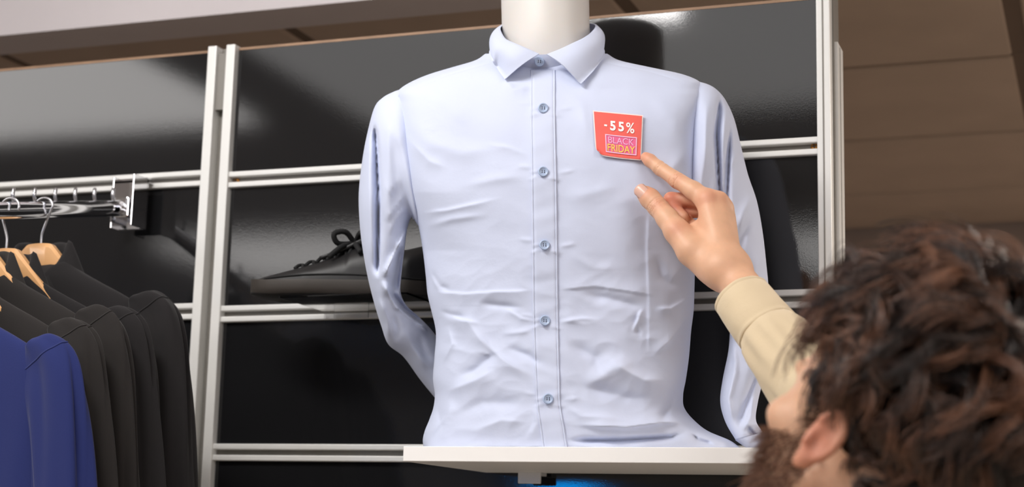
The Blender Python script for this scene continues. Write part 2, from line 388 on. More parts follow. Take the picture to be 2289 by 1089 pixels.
# --- creases of the front, read off the photograph
cr([(962, 652), (1040, 657), (1110, 652), (1190, 650)], 6, .0024, 1.6, .15)         # packing crease across the chest
cr([(1245, 648), (1330, 640), (1400, 650), (1470, 662)], 7, .0022, -1.6, .2)
cr([(1450, 470), (1447, 560), (1450, 660), (1450, 792)], 10, .0015, -2.6, .12)       # packing crease down the right chest
cr([(1300, 655), (1380, 672), (1445, 690)], 14, -.004, 0, .3)
cr([(1180, 690), (1110, 683), (1060, 676)], 9, -.0030, 0, .4)
cr([(990, 700), (1030, 716), (1075, 724)], 10, .005, .8, .4)
cr([(975, 690), (1010, 706), (1050, 712)], 8, -.004, 0, .4)
cr([(1075, 745), (1100, 795), (1060, 830), (1000, 850)], 16, -.007, 0, .4)
cr([(1030, 700), (1075, 760), (1120, 800), (1195, 850)], 18, .007, .6, .35)
cr([(1120, 770), (1180, 795), (1230, 830)], 10, -.004, 0, .4)
cr([(985, 820), (1010, 770), (1000, 725)], 13, .007, -.5, .35)
cr([(990, 880), (1060, 850), (1110, 825)], 16, .006, .5, .35)
cr([(1000, 940), (1080, 900), (1190, 905)], 20, -.005, 0, .4)
cr([(955, 980), (1000, 930), (1010, 890)], 14, .007, .4, .3)
cr([(975, 900), (985, 950), (965, 990)], 9, -.006, 0, .3)
cr([(1040, 970), (1120, 940), (1190, 945)], 14, .004, .4, .4)
cr([(940, 560), (965, 620), (985, 660)], 10, .006, -.6, .3)
cr([(958, 600), (985, 640), (1010, 650)], 7, -.004, 0, .3)
cr([(915, 480), (1000, 470), (1080, 452), (1130, 440)], 7, .0024, .7, .4)
cr([(940, 510), (1010, 490), (1100, 478)], 10, .0022, 0, .4)
cr([(900, 300), (960, 360), (1010, 380)], 16, .0035, .4, .4)
cr([(895, 240), (960, 320), (1040, 340), (1150, 330)], 26, .003, 0, .4)
cr([(900, 400), (935, 470), (960, 560)], 12, .005, -.6, .35)
cr([(1080, 320), (1140, 330), (1190, 352)], 7, .0020, .8, .4)
cr([(1020, 420), (1110, 400), (1190, 392)], 14, .0020, 0, .4)
cr([(930, 200), (1000, 230), (1060, 290)], 22, .0025, 0, .4)
cr([(1128, 178), (1150, 200), (1186, 195)], 9, .0030, .6, .3)
for bx, by in ((1214, 242), (1214, 384), (1217, 548), (1218, 717), (1225, 892)):     # pulls at the buttons
    cr([(bx-32, by+20), (bx-8, by+6)], 4, .0013, .6, .3); cr([(bx-30, by+2), (bx-6, by-2)], 4, .0011, 0, .3)
    cr([(bx+5, by+12), (bx+40, by+20)], 5, .0013, -.6, .3); cr([(bx-60, by-14), (bx-20, by-8)], 6, .0012, 0, .4)
    cr([(bx+30, by+4), (bx+75, by-4)], 6, .0012, 0, .4)
cr([(1130, 690), (1165, 712), (1195, 718)], 5, .0022, .6, .3); cr([(1245, 722), (1300, 712), (1345, 715)], 6, .0022, .6, .4)
cr([(1120, 748), (1170, 742), (1195, 735)], 7, .0020, 0, .4)
# right half
cr([(1345, 790), (1400, 830), (1440, 850), (1500, 850)], 20, .007, .5, .35)
cr([(1260, 760), (1330, 800), (1345, 850)], 16, -.004, 0, .4)
cr([(1290, 880), (1360, 830), (1440, 800)], 22, .005, 0, .4)
cr([(1270, 860), (1330, 870), (1400, 890), (1470, 890)], 16, -.0045, 0, .4)
cr([(1415, 745), (1430, 700), (1440, 690)], 6, .004, .8, .3)
cr([(1432, 760), (1420, 720), (1430, 690)], 5, -.002, 0, .3)
cr([(1550, 690), (1500, 760), (1455, 800)], 16, .007, .5, .3)
cr([(1552, 660), (1500, 690), (1460, 692)], 9, .004, -.6, .3)
cr([(1535, 760), (1540, 820), (1522, 880), (1490, 940)], 18, .010, .8, .3)
cr([(1510, 870), (1500, 910), (1470, 950)], 14, -.008, 0, .3)
cr([(1280, 950), (1400, 955), (1480, 945), (1545, 945)], 11, .011, -.8, .3)
cr([(1260, 985), (1380, 985), (1500, 978), (1545, 962)], 7, -.013, 0, .25)
cr([(1530, 910), (1570, 945), (1620, 970), (1652, 985)], 14, .010, .3, .2)
cr([(1545, 965), (1560, 985), (1600, 994)], 8, -.008, 0, .3)
cr([(1590, 975), (1600, 960), (1640, 975)], 7, .004, .5, .3)
cr([(1560, 300), (1530, 350), (1480, 400)], 18, .003, 0, .4)
cr([(1440, 200), (1500, 260), (1545, 330)], 24, .0025, 0, .4)
cr([(1460, 560), (1480, 620), (1520, 650)], 14, -.004, 0, .4)
cr([(1548, 560), (1520, 600), (1490, 640)], 14, .004, .4, .4)
cr([(1255, 200), (1300, 240), (1320, 330)], 18, .0020, 0, .4)
cr([(1262, 560), (1330, 600), (1400, 600)], 16, .0025, 0, .4)
cr([(1255, 440), (1330, 430), (1400, 410)], 20, .0020, 0, .4)
cr([(1255, 900), (1300, 930), (1390, 935)], 12, .004, .4, .4)
cr([(1180, 985), (1200, 945), (1196, 905)], 8, .003, .6, .3)
# yoke seams and the seam of the hem
cr([(892, 212), (1000, 168), (1098, 140)], 2.4, -.0012, 0, .05); cr([(890, 206), (1000, 161), (1098, 133)], 4.0, .0010, 0, .05)
cr([(1350, 140), (1450, 160), (1566, 194)], 2.4, -.0012, 0, .05); cr([(1350, 133), (1450, 153), (1566, 187)], 4.0, .0010, 0, .05)
def crumple(px, py, amp=1.0):
    """fine ridged crumples of ironed-then-packed cotton"""
    wx = px+14*np.sin(py*.019+.7)+9*np.sin(px*.023+py*.031); wy = py+12*np.sin(px*.021+2.1)+8*np.sin(py*.027-px*.014)
    n1 = np.sin(wx*.031+wy*.052)+np.sin(wx*-.027+wy*.061+1.9)+.7*np.sin(wx*.066-wy*.024+.4)
    n2 = np.sin(wx*.071+wy*.088+1)+np.sin(wx*-.083+wy*.069+2.9)+.8*np.sin(wx*.028+wy*.121+.9)
    r1 = 1-np.abs(n1); r2 = 1-np.abs(n2)
    m = .22+.60*np.clip((py-540)/180, 0, 1)                  # the belly is more crumpled than the chest
    return amp*m*(.00070*r1+.00032*r2)
def tor_row(py): return interp(py, TOR)
def D(px, py, detail=True):
    """distance (m) of the shirt front at photo pixel (px, py)"""
    px = np.asarray(px, float); py = np.asarray(py, float); px, py = np.broadcast_arrays(px, py)
    r = tor_row(py); mid = (r[..., 0]+r[..., 1])/2; hw = (r[..., 1]-r[..., 0])/2
    u = np.clip(np.abs((px-mid)/hw), 0, 1)
    g = np.clip((560-py)/130, 0, 1)*np.clip((py-150)/60, 0, 1)      # a broad flat chest above the armpits, rounder below
    s = s_c(px)-r[..., 2]*(g*(.35*(1-u**2)+.65*(1-u**14)**.5)+(1-g)*(1-u**2.3)**0.5)
    if detail:
        nz = np.sin(px*.021+py*.013)*np.sin(py*.017-px*.008+1.3)*.0011+np.sin(px*.043-py*.031)*np.sin(py*.037+px*.02)*.0006
        nz = nz+crumple(px, py)
        s = s-(creases(px, py)+nz)*np.clip((1-u)*6, 0, 1)
    return s
shirt = empty('dress_shirt', tuple(U(1230, 1000, 2.06)), 'light blue long-sleeved button-up shirt on the white mannequin', 'shirt')
# torso: front + back in one closed ring per row
rows = np.concatenate([np.linspace(120, 210, 40), np.linspace(213, 1002, 290)])
nf = 240
th = np.linspace(0, np.pi, nf); uu = -np.cos(th)*1.0
uu = np.sign(uu)*np.abs(uu)**0.85                 # even spacing over the front, tight near the edges
R_ = tor_row(rows); mid = (R_[:, 0]+R_[:, 1])/2; hw = (R_[:, 1]-R_[:, 0])/2
PX = mid[:, None]+hw[:, None]*uu[None, :]; PY = np.repeat(rows[:, None], nf, 1)
front = U(PX, PY, D(PX, PY))
ub = np.linspace(1, -1, 42)[1:-1]
PXb = mid[:, None]+hw[:, None]*ub[None, :]; PYb = np.repeat(rows[:, None], len(ub), 1)
Bb = np.minimum(R_[:, 2]*0.95, 0.085)
back = U(PXb, PYb, s_c(PXb)+Bb[:, None]*(1-np.abs(ub[None, :])**2.3)**.5)
ring = np.concatenate([front, back], 1)
zmin = 1.6636
ring[..., 2] = np.maximum(ring[..., 2], zmin+0.0008*np.sin(np.arange(ring.shape[1])*.3)[None, :]**2)
V, Fc = g_grid(ring, wrap_u=True)
Fc = [f[::-1] for f in Fc]+[tuple(range(ring.shape[1])), tuple((len(rows)-1)*ring.shape[1]+j for j in range(ring.shape[1]))[::-1]]
part('torso', V, Fc, M['shirt'], shirt, True)

# sleeves: every ring runs from an outer to an inner pixel with its own depth
def sleeve(name, rings, which, n=72, sub=9, label=None):
    K = np.array([[i]+list(r) for i, r in enumerate(rings)], float)
    t = np.linspace(0, len(rings)-1, (len(rings)-1)*sub+1); Q = interp(t, K)        # ox oy ix iy s rd
    a = np.linspace(0, 2*np.pi, n, endpoint=False)
    c = np.cos(a)[None, :]; sn = np.sin(a)[None, :]
    c2 = np.sign(c)*np.abs(c)**.9
    px = (Q[:, 0:1]+Q[:, 2:3])/2+c2*(Q[:, 0:1]-Q[:, 2:3])/2; py = (Q[:, 1:2]+Q[:, 3:4])/2+c2*(Q[:, 1:2]-Q[:, 3:4])/2
    s = Q[:, 4:5]-sn*Q[:, 5:6]
    fr = np.clip(sn*1.6, 0, 1)
    s = s-(creases(px, py, which)+.0012*np.sin(px*.05+py*.021)*np.sin(py*.033)+crumple(px*1.3+40, py, .8))*fr
    P = U(px, py, s); P[..., 2] = np.maximum(P[..., 2], zmin)
    V, Fc = g_grid(P, wrap_u=True); Fc = list(Fc)+[tuple(range(n))[::-1], tuple((len(t)-1)*n+j for j in range(n))]
    o = part(name, V, Fc, M['shirt'], shirt, True)
    bm = bmesh.new(); bm.from_mesh(o.data); bmesh.ops.recalc_face_normals(bm, faces=bm.faces); bm.to_mesh(o.data); bm.free()
    return o
sl = s_c(890)
cr([(838, 275), (842, 340), (846, 430), (846, 520), (844, 622)], 6, -.034, .6, .10, 'L')       # long valley down the sleeve
cr([(832, 262), (828, 400), (832, 540), (846, 640)], 9, .006, 0, .2, 'L')
cr([(866, 250), (870, 380), (868, 520)], 13, .006, 0, .3, 'L')
cr([(910, 430), (880, 470), (862, 500)], 6, .004, .6, .3, 'L'); cr([(915, 455), (885, 490), (870, 530)], 6, .004, .6, .3, 'L')
cr([(900, 395), (875, 425), (860, 440)], 5, .003, .6, .3, 'L'); cr([(905, 330), (880, 300), (862, 280)], 12, .003, 0, .3, 'L')
cr([(912, 505), (885, 560), (856, 622)], 8, .016, -1.2, .15, 'L')
cr([(900, 545), (890, 610), (880, 660)], 13, -.036, 0, .2, 'L')
cr([(852, 628), (886, 688), (960, 742)], 8, .014, -1.0, .15, 'L')
cr([(868, 645), (905, 690), (952, 724)], 10, -.034, 0, .2, 'L')
cr([(845, 660), (868, 720), (872, 765)], 8, .006, .5, .3, 'L'); cr([(880, 700), (890, 740), (882, 770)], 6, -.005, 0, .3, 'L')
cr([(905, 730), (925, 780), (960, 830)], 10, .005, .4, .3, 'L'); cr([(935, 745), (950, 790), (968, 810)], 7, -.004, 0, .3, 'L')
sleeve('sleeve', [(912, 196, 952, 512, sl+.006, .036), (898, 199, 940, 508, sl+.002, .050), (878, 206, 934, 503, sl, .0565), (856, 218, 929, 496, sl+.004, .0575), (838, 238, 926, 490, sl+.008, .057), (824, 285, 923, 486, sl+.010, .056),
                  (811, 350, 920, 486, sl+.012, .055), (802, 430, 916, 492, sl+.014, .054), (804, 500, 910, 514, sl+.018, .052), (811, 560, 905, 552, sl+.022, .049), (822, 620, 897, 618, sl+.030, .046),
                  (837, 680, 896, 656, sl+.042, .043), (852, 728, 910, 684, sl+.055, .041), (868, 770, 938, 710, sl+.068, .038), (902, 798, 968, 742, sl+.085, .034), (940, 850, 1000, 790, sl+.100, .030), (985, 905, 1040, 850, sl+.110, .026)], 'L')
sr = s_c(1600)
cr([(1610, 205), (1601, 300), (1606, 400), (1612, 500)], 6, -.028, -.6, .15, 'R')
cr([(1634, 270), (1630, 360), (1625, 470), (1622, 600)], 5, -.020, .8, .2, 'R')
cr([(1619, 230), (1616, 340), (1617, 470)], 8, .008, 0, .25, 'R')
cr([(1580, 220), (1576, 300), (1578, 400)], 10, .004, 0, .3, 'R')
cr([(1690, 430), (1665, 470), (1648, 520)], 8, .006, .7, .3, 'R'); cr([(1685, 480), (1660, 530), (1645, 600)], 8, -.005, 0, .3, 'R')
cr([(1655, 320), (1640, 360), (1630, 380)], 7, .004, .5, .3, 'R')
cr([(1712, 560), (1690, 600), (1680, 650)], 10, .005, .4, .3, 'R')
cr([(1640, 760), (1645, 830), (1630, 890), (1640, 950)], 9, .007, .5, .2, 'R'); cr([(1640, 800), (1632, 830)], 5, -.004, 0, .3, 'R')
cr([(1695, 830), (1670, 900), (1650, 960)], 7, -.010, .5, .2, 'R'); cr([(1685, 880), (1680, 930), (1665, 965)], 6, .006, 0, .2, 'R')
cr([(1668, 950), (1690, 975), (1715, 990)], 6, -.010, .6, .2, 'R')
sleeve('sleeve', [(1546, 180, 1536, 524, sr+.006, .036), (1564, 183, 1548, 520, sr+.002, .050), (1586, 190, 1556, 515, sr+.002, .0565), (1604, 202, 1560, 512, sr+.005, .0575), (1622, 224, 1566, 508, sr+.008, .057), (1641, 265, 1572, 506, sr+.010, .056),
                  (1656, 325, 1580, 510, sr+.012, .055), (1672, 390, 1590, 520, sr+.014, .054), (1692, 450, 1602, 540, sr+.018, .052), (1705, 520, 1616, 580, sr+.020, .049), (1713, 590, 1628, 630, sr+.022, .046),
                  (1718, 650, 1634, 680, sr+.022, .044), (1716, 720, 1632, 730, sr+.020, .042), (1712, 790, 1628, 785, sr+.015, .038), (1706, 845, 1615, 850, sr+.008, .034), (1694, 900, 1610, 900, sr, .028),
                  (1690, 940, 1622, 945, sr-.008, .024), (1706, 968, 1645, 985, sr-.014, .021)], 'R')
# cuff of the empty right sleeve lying on the shelf
Q = []
for k, (ox, oy, ix, iy, s, rd) in enumerate([(1707, 966, 1643, 984, sr-.014, .023), (1722, 972, 1664, 999, sr-.016, .022), (1748, 980, 1690, 1010, sr-.018, .020), (1747, 981, 1691, 1009, sr-.018, .016)]):
    a = np.linspace(0, 2*np.pi, 40, endpoint=False)
    P = U((ox+ix)/2+np.cos(a)*(ox-ix)/2, (oy+iy)/2+np.cos(a)*(oy-iy)/2, s-np.sin(a)*rd); P[:, 2] = np.maximum(P[:, 2], zmin); Q.append(P)
V, Fc = g_grid(np.array(Q), wrap_u=True); cf = part('cuff', V, Fc, M['shirt'], shirt, True)

# armhole seams: a thin raised welt
def welt(name, pts, off=.0015, r=.0011, par=shirt):
    pts = np.array(pts, float); t = np.linspace(0, len(pts)-1, 50); K = np.column_stack([np.arange(len(pts)), pts]); q = interp(t, K)
    P = U(q[:, 0], q[:, 1], D(q[:, 0], q[:, 1])-off); return part(name, *g_tube(P, r, 6), M['shirt'], par, True)

# placket
edgeL = [(150, 1186), (250, 1186), (400, 1188), (560, 1190), (720, 1192), (850, 1197), (905, 1200), (960, 1208), (1000, 1213)]
edgeR = [(150, 1241), (250, 1241), (400, 1244), (560, 1246), (720, 1248), (850, 1251), (905, 1253), (960, 1262), (1000, 1268)]
py = np.linspace(157, 999, 260)
eL = interp(py, edgeL)[:, 0]; eR = interp(py, edgeR)[:, 0]
tt = np.array([-.02, 0, .01, .05, .06, .075, .09, .11, .2, .35, .5, .65, .8, .89, .91, .925, .94, .95, .99, 1.0, 1.02]); lift = np.array([-.002, .0016, .0022, .0022, .0019, .0013, .0019, .0022, .0022, .0022, .0022, .0022, .0022, .0022, .0019, .0013, .0019, .0022, .0022, .0016, -.002])
GX = eL[:, None]+(eR-eL)[:, None]*tt[None, :]; GY = np.repeat(py[:, None], len(tt), 1)
P = U(GX, GY, D(GX, GY)-lift[None, :]-.0005*np.sin(GY*.11+GX*.05)*np.sin(GY*.043)); P[..., 2] = np.maximum(P[..., 2], zmin)
V, Fc = g_grid(P); placket = part('placket', V, [f[::-1] for f in Fc], M['shirt'], shirt, True)

# collar: a fold line and an outer edge round the neck
def leaf(K, n=46, m=16):
    K = np.array([[i]+list(r) for i, r in enumerate(K)], float); t = np.linspace(0, len(K)-1, n); Q = interp(t, K)
    Fp = U(Q[:, 0], Q[:, 1], Q[:, 2]); Op = U(Q[:, 3], Q[:, 4], Q[:, 5])
    w = np.linspace(0, 1, m)[None, :, None]
    nrm = np.cross(Op-Fp, np.gradient(Fp, axis=0)); nrm /= np.linalg.norm(nrm, axis=1)[:, None]
    return Fp[:, None]*(1-w)+Op[:, None]*w, nrm, w
def thick(P, off, name, par, mt, roll=True):
    """two skins of a cloth piece with rounded edge"""
    n, m = P.shape[:2]; V = np.concatenate([P.reshape(-1, 3), (P+off).reshape(-1, 3)]); Fc = []
    N = n*m
    for i in range(n-1):
        for j in range(m-1):
            a, b, c, d = i*m+j, i*m+j+1, (i+1)*m+j+1, (i+1)*m+j; Fc += [(a, b, c, d), (N+d, N+c, N+b, N+a)]
    bd = [j for j in range(m)]+[i*m+m-1 for i in range(1, n)]+[(n-1)*m+j for j in range(m-2, -1, -1)]+[i*m for i in range(n-2, 0, -1)]
    for k in range(len(bd)):
        a, b = bd[k], bd[(k+1) % len(bd)]; Fc.append((b, a, N+a, N+b))
    o = part(name, V, Fc, mt, par, True); bm = bmesh.new(); bm.from_mesh(o.data); bmesh.ops.recalc_face_normals(bm, faces=bm.faces); bm.to_mesh(o.data); bm.free()
    return autosmooth(o, 60)
def dd(px, py, o): return float(D(px, py, False))-o
KL = [(1205, 120, 1.9880, 1128, 177, dd(1128, 177, .010)), (1178, 108, 1.9905, 1118, 164, dd(1118, 164, .011)), (1150, 96, 2.000, 1108, 149, dd(1108, 149, .012)), (1130, 86, 2.015, 1100, 136, 2.0150),
      (1119, 72, 2.036, 1095, 124, 2.034), (1116, 60, 2.064, 1097, 110, 2.064), (1130, 52, 2.100, 1112, 100, 2.105), (1170, 48, 2.130, 1165, 96, 2.145), (1224, 46, 2.138, 1224, 95, 2.155)]
KR = [(1222, 121, 1.9860, 1299, 187, dd(1299, 187, .010)), (1250, 110, 1.9880, 1313, 172, dd(1313, 172, .011)), (1280, 96, 1.994, 1328, 156, dd(1328, 156, .012)), (1305, 84, 2.006, 1342, 139, 2.003),
      (1324, 70, 2.028, 1350, 124, 2.022), (1334, 57, 2.056, 1348, 108, 2.052), (1322, 52, 2.094, 1332, 100, 2.098), (1280, 48, 2.128, 1284, 96, 2.143), (1224, 46, 2.138, 1224, 95, 2.155)]
collar = None
for K, sg_ in ((KL, 1), (KR, -1)):
    P, nrm, w = leaf(K); nrm = nrm*sg_
    if (nrm[0]@FH) > 0: nrm = -nrm
    bul = .007*np.sin(np.pi*np.clip(w*1.1, 0, 1))+.0022*np.exp(-((w-.93)/.02)**2)*-.5
    wr = .0011*np.sin(np.linspace(0, 9, P.shape[0]))[:, None, None]*np.sin(w*5)
    P = P+nrm[:, None]*(bul+wr)
    if collar is None: collar = thick(P, -nrm[:, None]*.0022+np.zeros_like(P), 'collar', shirt, M['shirt'])
    else: thick(P, -nrm[:, None]*.0022+np.zeros_like(P), 'collar', shirt, M['shirt'])
# collar stand
Q = []
for k in range(61):
    a = 2*math.pi*k/60+math.pi/2*0
    Q.append([])
    for j, h in enumerate(np.linspace(0, 1, 6)):
        ca, sa = math.cos(a), math.sin(a)                    # sa=1 faces the viewer
        pxc = 1221+(112+6*h)*ca; pyt = 92+30*max(sa, 0)**1.3-34*max(-sa, 0); pyy = pyt+h*(44+10*max(sa, 0))
        Q[-1].append(U(pxc-12*max(sa, 0), pyy, 2.066-.20*(pxc-1221)/1800-sa*(.0655-.0140*h)))
part('collar_stand', *g_grid(np.array(Q)), M['shirt'], shirt, True)

# buttons
bt_me = {}
def button(px, py, s, r=.0064, par=shirt):
    e = 1.0
    p0 = U(px, py, s); n = -FH*math.cos(.12)+np.array([0, 0, -.12]); 
    c_ = CAM-p0; n = np.array([0.12*RH[0], 0.12*RH[1], 0])-FH; n /= np.linalg.norm(n)
    a = np.cross([0, 0, 1.0], n); a /= np.linalg.norm(a); b = np.cross(n, a); A = np.column_stack([a, b, n])
    prof = [(.0001, -.001), (r*.9, -.001), (r, .0002), (r, .0016), (r*.93, .0022), (r*.80, .0023), (r*.68, .0016), (r*.60, .0013), (.0001, .0012)]
    o = part('button', *g_lathe(prof, 28, p0, A), M['button'], par, True)
    mb = MB()
    for dx, dy in ((-1, -1), (-1, 1), (1, -1), (1, 1)):
        c = p0+A@np.array([dx*r*.22, dy*r*.22, .0013]); mb.add(*g_lathe([(.0001, 0), (r*.105, 0), (.0001, .0002)], 10, c, A))
    for dx in (-1, 1):
        q = [p0+A@np.array([dx*r*.22, y*r*.22, .0013+.0004*(1-abs(y))]) for y in (-1, 0, 1)]; mb.add(*g_tube(q, r*.05, 5))
    th_ = mb.build('thread', M['thread'], None, True); th_.parent = o; th_.matrix_parent_inverse = (Matrix.Translation(Vector(shirt.location))).inverted() if False else Matrix.Identity(4)
    return o, th_
for px, py in ((1214, 242), (1214, 384), (1217, 548), (1218, 717), (1225, 892)):
    o, t_ = button(px, py, float(D(px, py))-.0042)
    t_.parent = o; t_.matrix_parent_inverse = o.matrix_parent_inverse.inverted() @ Matrix.Identity(4) if False else Matrix.Identity(4)
button(1205.5, 138, 2.0010)
welt('armhole_seam', [(893, 206), (890, 240), (893, 290), (897, 340), (905, 400), (914, 450), (925, 490)], .0006, .0012)
welt('armhole_seam', [(1567, 188), (1558, 240), (1554, 300), (1551, 370), (1549, 440), (1548, 500)], .0006, .0012)

# ------------------------------------------------------------------ mannequin
mq = empty('mannequin', tuple(U(1222, 1000, 2.068)), 'white headless mannequin torso with a bare neck inside the blue shirt', 'mannequin')
Q = []
zt = lambda py: py
for py, hwid, rd, cx in ((1003, 245, .060, 1238), (850, 240, .060, 1240), (660, 262, .064, 1244), (460, 280, .072, 1235), (300, 290, .066, 1230), (215, 250, .052, 1226), (180, 160, .048, 1224), (150, 112, .052, 1222), (120, 102, .055, 1221.5), (90, 99, .056, 1221), (60, 98, .056, 1220), (0, 98, .056, 1218.5), (-80, 99, .056, 1217), (-118, 98, .056, 1216), (-128, 95, .054, 1216), (-134, 86, .049, 1216), (-136, 70, .040, 1216)):
    a = np.linspace(0, 2*np.pi, 64, endpoint=False); px = cx+hwid*np.cos(a)
    P = U(px, py+0*a, 2.070-.2*(px-1222)/1800-np.sin(a)*rd); 
    P[:, 2] = np.maximum(U(cx, py, 2.07)[2], 1.6635); Q.append(P)
P = np.array(Q); V, Fc = g_grid(P, wrap_u=True); n = 64
mo = part('body', V, list(Fc)+[tuple(range(n))[::-1], tuple((len(Q)-1)*n+j for j in range(n))], M['mannequin'], mq, True)
bm = bmesh.new(); bm.from_mesh(mo.data); bmesh.ops.recalc_face_normals(bm, faces=bm.faces); bm.to_mesh(mo.data); bm.free(); autosmooth(mo, 50)

# ================================================================== RED DISCOUNT STICKER
M['sticker'] = mat('red_sticker_paper', srgb(240, 100, 90), 0.5, var=(60, 0.04))
M['sticker_edge'] = mat('white_paper_edge', srgb(244, 226, 222), 0.6)
M['ink_white'] = mat('white_ink', srgb(252, 246, 244), 0.5)
M['ink_pink'] = mat('pink_ink', srgb(250, 196, 226), 0.5)
M['ink_violet'] = mat('violet_ink', srgb(248, 184, 224), 0.5)
M['ink_yellow'] = mat('yellow_ink', srgb(252, 206, 96), 0.5)
M['ink_rose'] = mat('rose_ink', srgb(236, 104, 150), 0.5)
TL, TR, BR, BL = np.array([(1325, 247), (1437.5, 257.5), (1433, 358.5), (1332, 346)], float)
def stick(u, v, lift=0.0):
    """u, v in 0..1 from the upper left corner; the lower left corner curls forward"""
    u = np.asarray(u, float); v = np.asarray(v, float)
    p = ((1-u)*(1-v))[..., None]*TL+(u*(1-v))[..., None]*TR+(u*v)[..., None]*BR+((1-u)*v)[..., None]*BL
    p = p + (np.sin(np.pi*u)*v*-1.5)[..., None]*np.array([0, -1.0])
    base = D(p[..., 0], p[..., 1], False)-.0045
    k = np.clip(.20-(u+(1-v))*.8, 0, 1)                      # distance past the curl line at the lower left corner
    ang = k/.17; pull = k-.17*np.sin(ang)                    # the corner bends up: shortening along the diagonal
    p = p + (pull*112*2.2)[..., None]*np.array([.72, -.70])
    up = .17*(1-np.cos(ang))*.070
    return U(p[..., 0], p[..., 1], base-up-lift-.002*(1-v)*0)
st = empty('discount_sticker', tuple(stick(.5, 1.0)), 'red square paper sticker reading -55% BLACK FRIDAY on the shirt chest', 'sticker')
def sheet(lo, hi, lift, name, mt, n=28):
    uu, vv = np.meshgrid(np.linspace(lo[0], hi[0], n), np.linspace(lo[1], hi[1], n)); P = stick(uu, vv, lift)
    return thick(P, FH*.0004+np.zeros_like(P), name, st, mt)
sheet((0, 0), (1, 1), 0, 'paper', M['sticker_edge'])
sheet((.022, .022), (.978, .978), .0006, 'red_print', M['sticker'])
def text_part(txt, u0, v0, u1, v1, mt, name, off=0.0, lift=.0013, slant=0.0, space=1.0):
    cu = bpy.data.curves.new('txt', 'FONT'); cu.body = txt; cu.offset = off; cu.space_character = space; cu.resolution_u = 5
    ob = bpy.data.objects.new('txt', cu); COL.objects.link(ob)
    dg = bpy.context.evaluated_depsgraph_get(); me = bpy.data.meshes.new_from_object(ob.evaluated_get(dg))
    bpy.data.objects.remove(ob); V = np.array([v.co for v in me.vertices]); Fc = [list(p.vertices) for p in me.polygons]; bpy.data.meshes.remove(me)
    a, b = V[:, :2].min(0), V[:, :2].max(0); q = (V[:, :2]-a)/(b-a)
    P = stick(u0+q[:, 0]*(u1-u0), v1+q[:, 1]*(v0-v1)+slant*q[:, 0], lift)
    return part(name, P, Fc, mt, st, False)
text_part('-', .215, .285, .275, .325, M['ink_white'], 'lettering')
text_part('5', .335, .190, .450, .405, M['ink_white'], 'lettering', .035)
text_part('5', .505, .190, .620, .405, M['ink_white'], 'lettering', .035)
text_part('%', .665, .190, .835, .425, M['ink_white'], 'lettering', .012)
def strip(u0, v0, u1, v1, mt, lift, name):
    uu, vv = np.meshgrid(np.linspace(u0, u1, 12), np.linspace(v0, v1, 12)); return thick(stick(uu, vv, lift), FH*.0002+np.zeros((12, 12, 3)), name, st, mt)
fu0, fv0, fu1, fv1, fw = .225, .50, .895, .90, .022
strip(fu0, fv0, fu1, fv1, M['ink_rose'], .0009, 'neon_ground')
# neon frame as one printed outline
mb = MB()
for a in ((fu0, fv0, fu1, fv0+fw), (fu0, fv1-fw, fu1, fv1), (fu0, fv0, fu0+fw, fv1), (fu1-fw, fv0, fu1, fv1)):
    uu, vv = np.meshgrid(np.linspace(a[0], a[2], 14), np.linspace(a[1], a[3], 14)); mb.add(*g_grid(stick(uu, vv, .0016)))
mb.build('neon_frame', M['ink_pink'], st, False, True)
text_part('BLACK', .29, .545, .83, .685, M['ink_violet'], 'lettering', .0, .0016)
text_part('FRIDAY', .265, .705, .86, .865, M['ink_yellow'], 'lettering', .012, .0016)

# ================================================================== WATERFALL ARM WITH HANGERS AND DARK SHIRTS
XA = -1.402
def arm_z(y): return 2.050+(y-2.09)*0.213          # top of the sloping arm
rack = empty('clothes_rail_arm', (XA, 2.13, 2.0), 'chrome sloping rail arm with pegs fixed to the wall rail', 'clothes rail')
P = [(XA+a, 2.118, arm_z(2.118)+b) for a, b in [(.0075*math.cos(t), -.0125+.0125*math.copysign(abs(math.sin(t))**.7, math.sin(t))) for t in np.linspace(0, 2*np.pi, 20, endpoint=False)]]
part('arm', *g_prism(P, (0, 1.655-2.118, arm_z(1.655)-arm_z(2.118))), M['chrome'], rack); autosmooth(bpy.data.objects[-1] if False else [o for o in rack.children if o.name.startswith('arm')][0], 50)
for k in range(9):
    y = 2.068-0.0475*k; z = arm_z(y)
    part('peg', *g_tube([(XA, y+.004, z-.004), (XA, y+.001, z+.002), (XA, y-.001, z+.008), (XA, y, z+.0185), (XA, y+.0004, z+.0195)], [.0026, .0026, .0026, .0026, .0012], 10), M['steel'], rack, True)
mb = MB()
mb.add(*g_box((XA-.024, 2.122, 2.010), (XA+.024, 2.128, 2.090), .0015)); mb.add(*g_box((XA-.024, 2.122, 2.084), (XA+.024, 2.142, 2.092), .0012))
mb.build('bracket_plate', M['chrome'], rack, False, True)
part('bracket_side', *g_box((XA+.0215, 2.085, 2.010), (XA+.0240, 2.125, 2.090), .0006, 1), M['chrome'], rack)
part('bracket_side', *g_box((XA-.0240, 2.100, 2.010), (XA-.0215, 2.125, 2.090), .0006, 1), M['chrome'], rack)
part('arm_socket', *g_box((XA-.0105, 2.088, 2.0235), (XA+.0150, 2.124, 2.0555), .003, 3), M['chrome'], rack)
M['wood'] = mat('varnished_beech', srgb(222, 170, 118), 0.35, var=(22, 0.10), coat=0.3, bump=[(90, 0.05, 0.0006)])
M['black_cloth'] = mat('black_cotton', srgb(33, 31, 32), 0.9, spec=0.2, sheen=0.1, bump=[(500, 0.18, 0.0008, 4)])
M['black_cloth2'] = mat('charcoal_cotton', srgb(40, 37, 36), 0.9, spec=0.2, sheen=0.1, bump=[(500, 0.18, 0.0008, 4)])
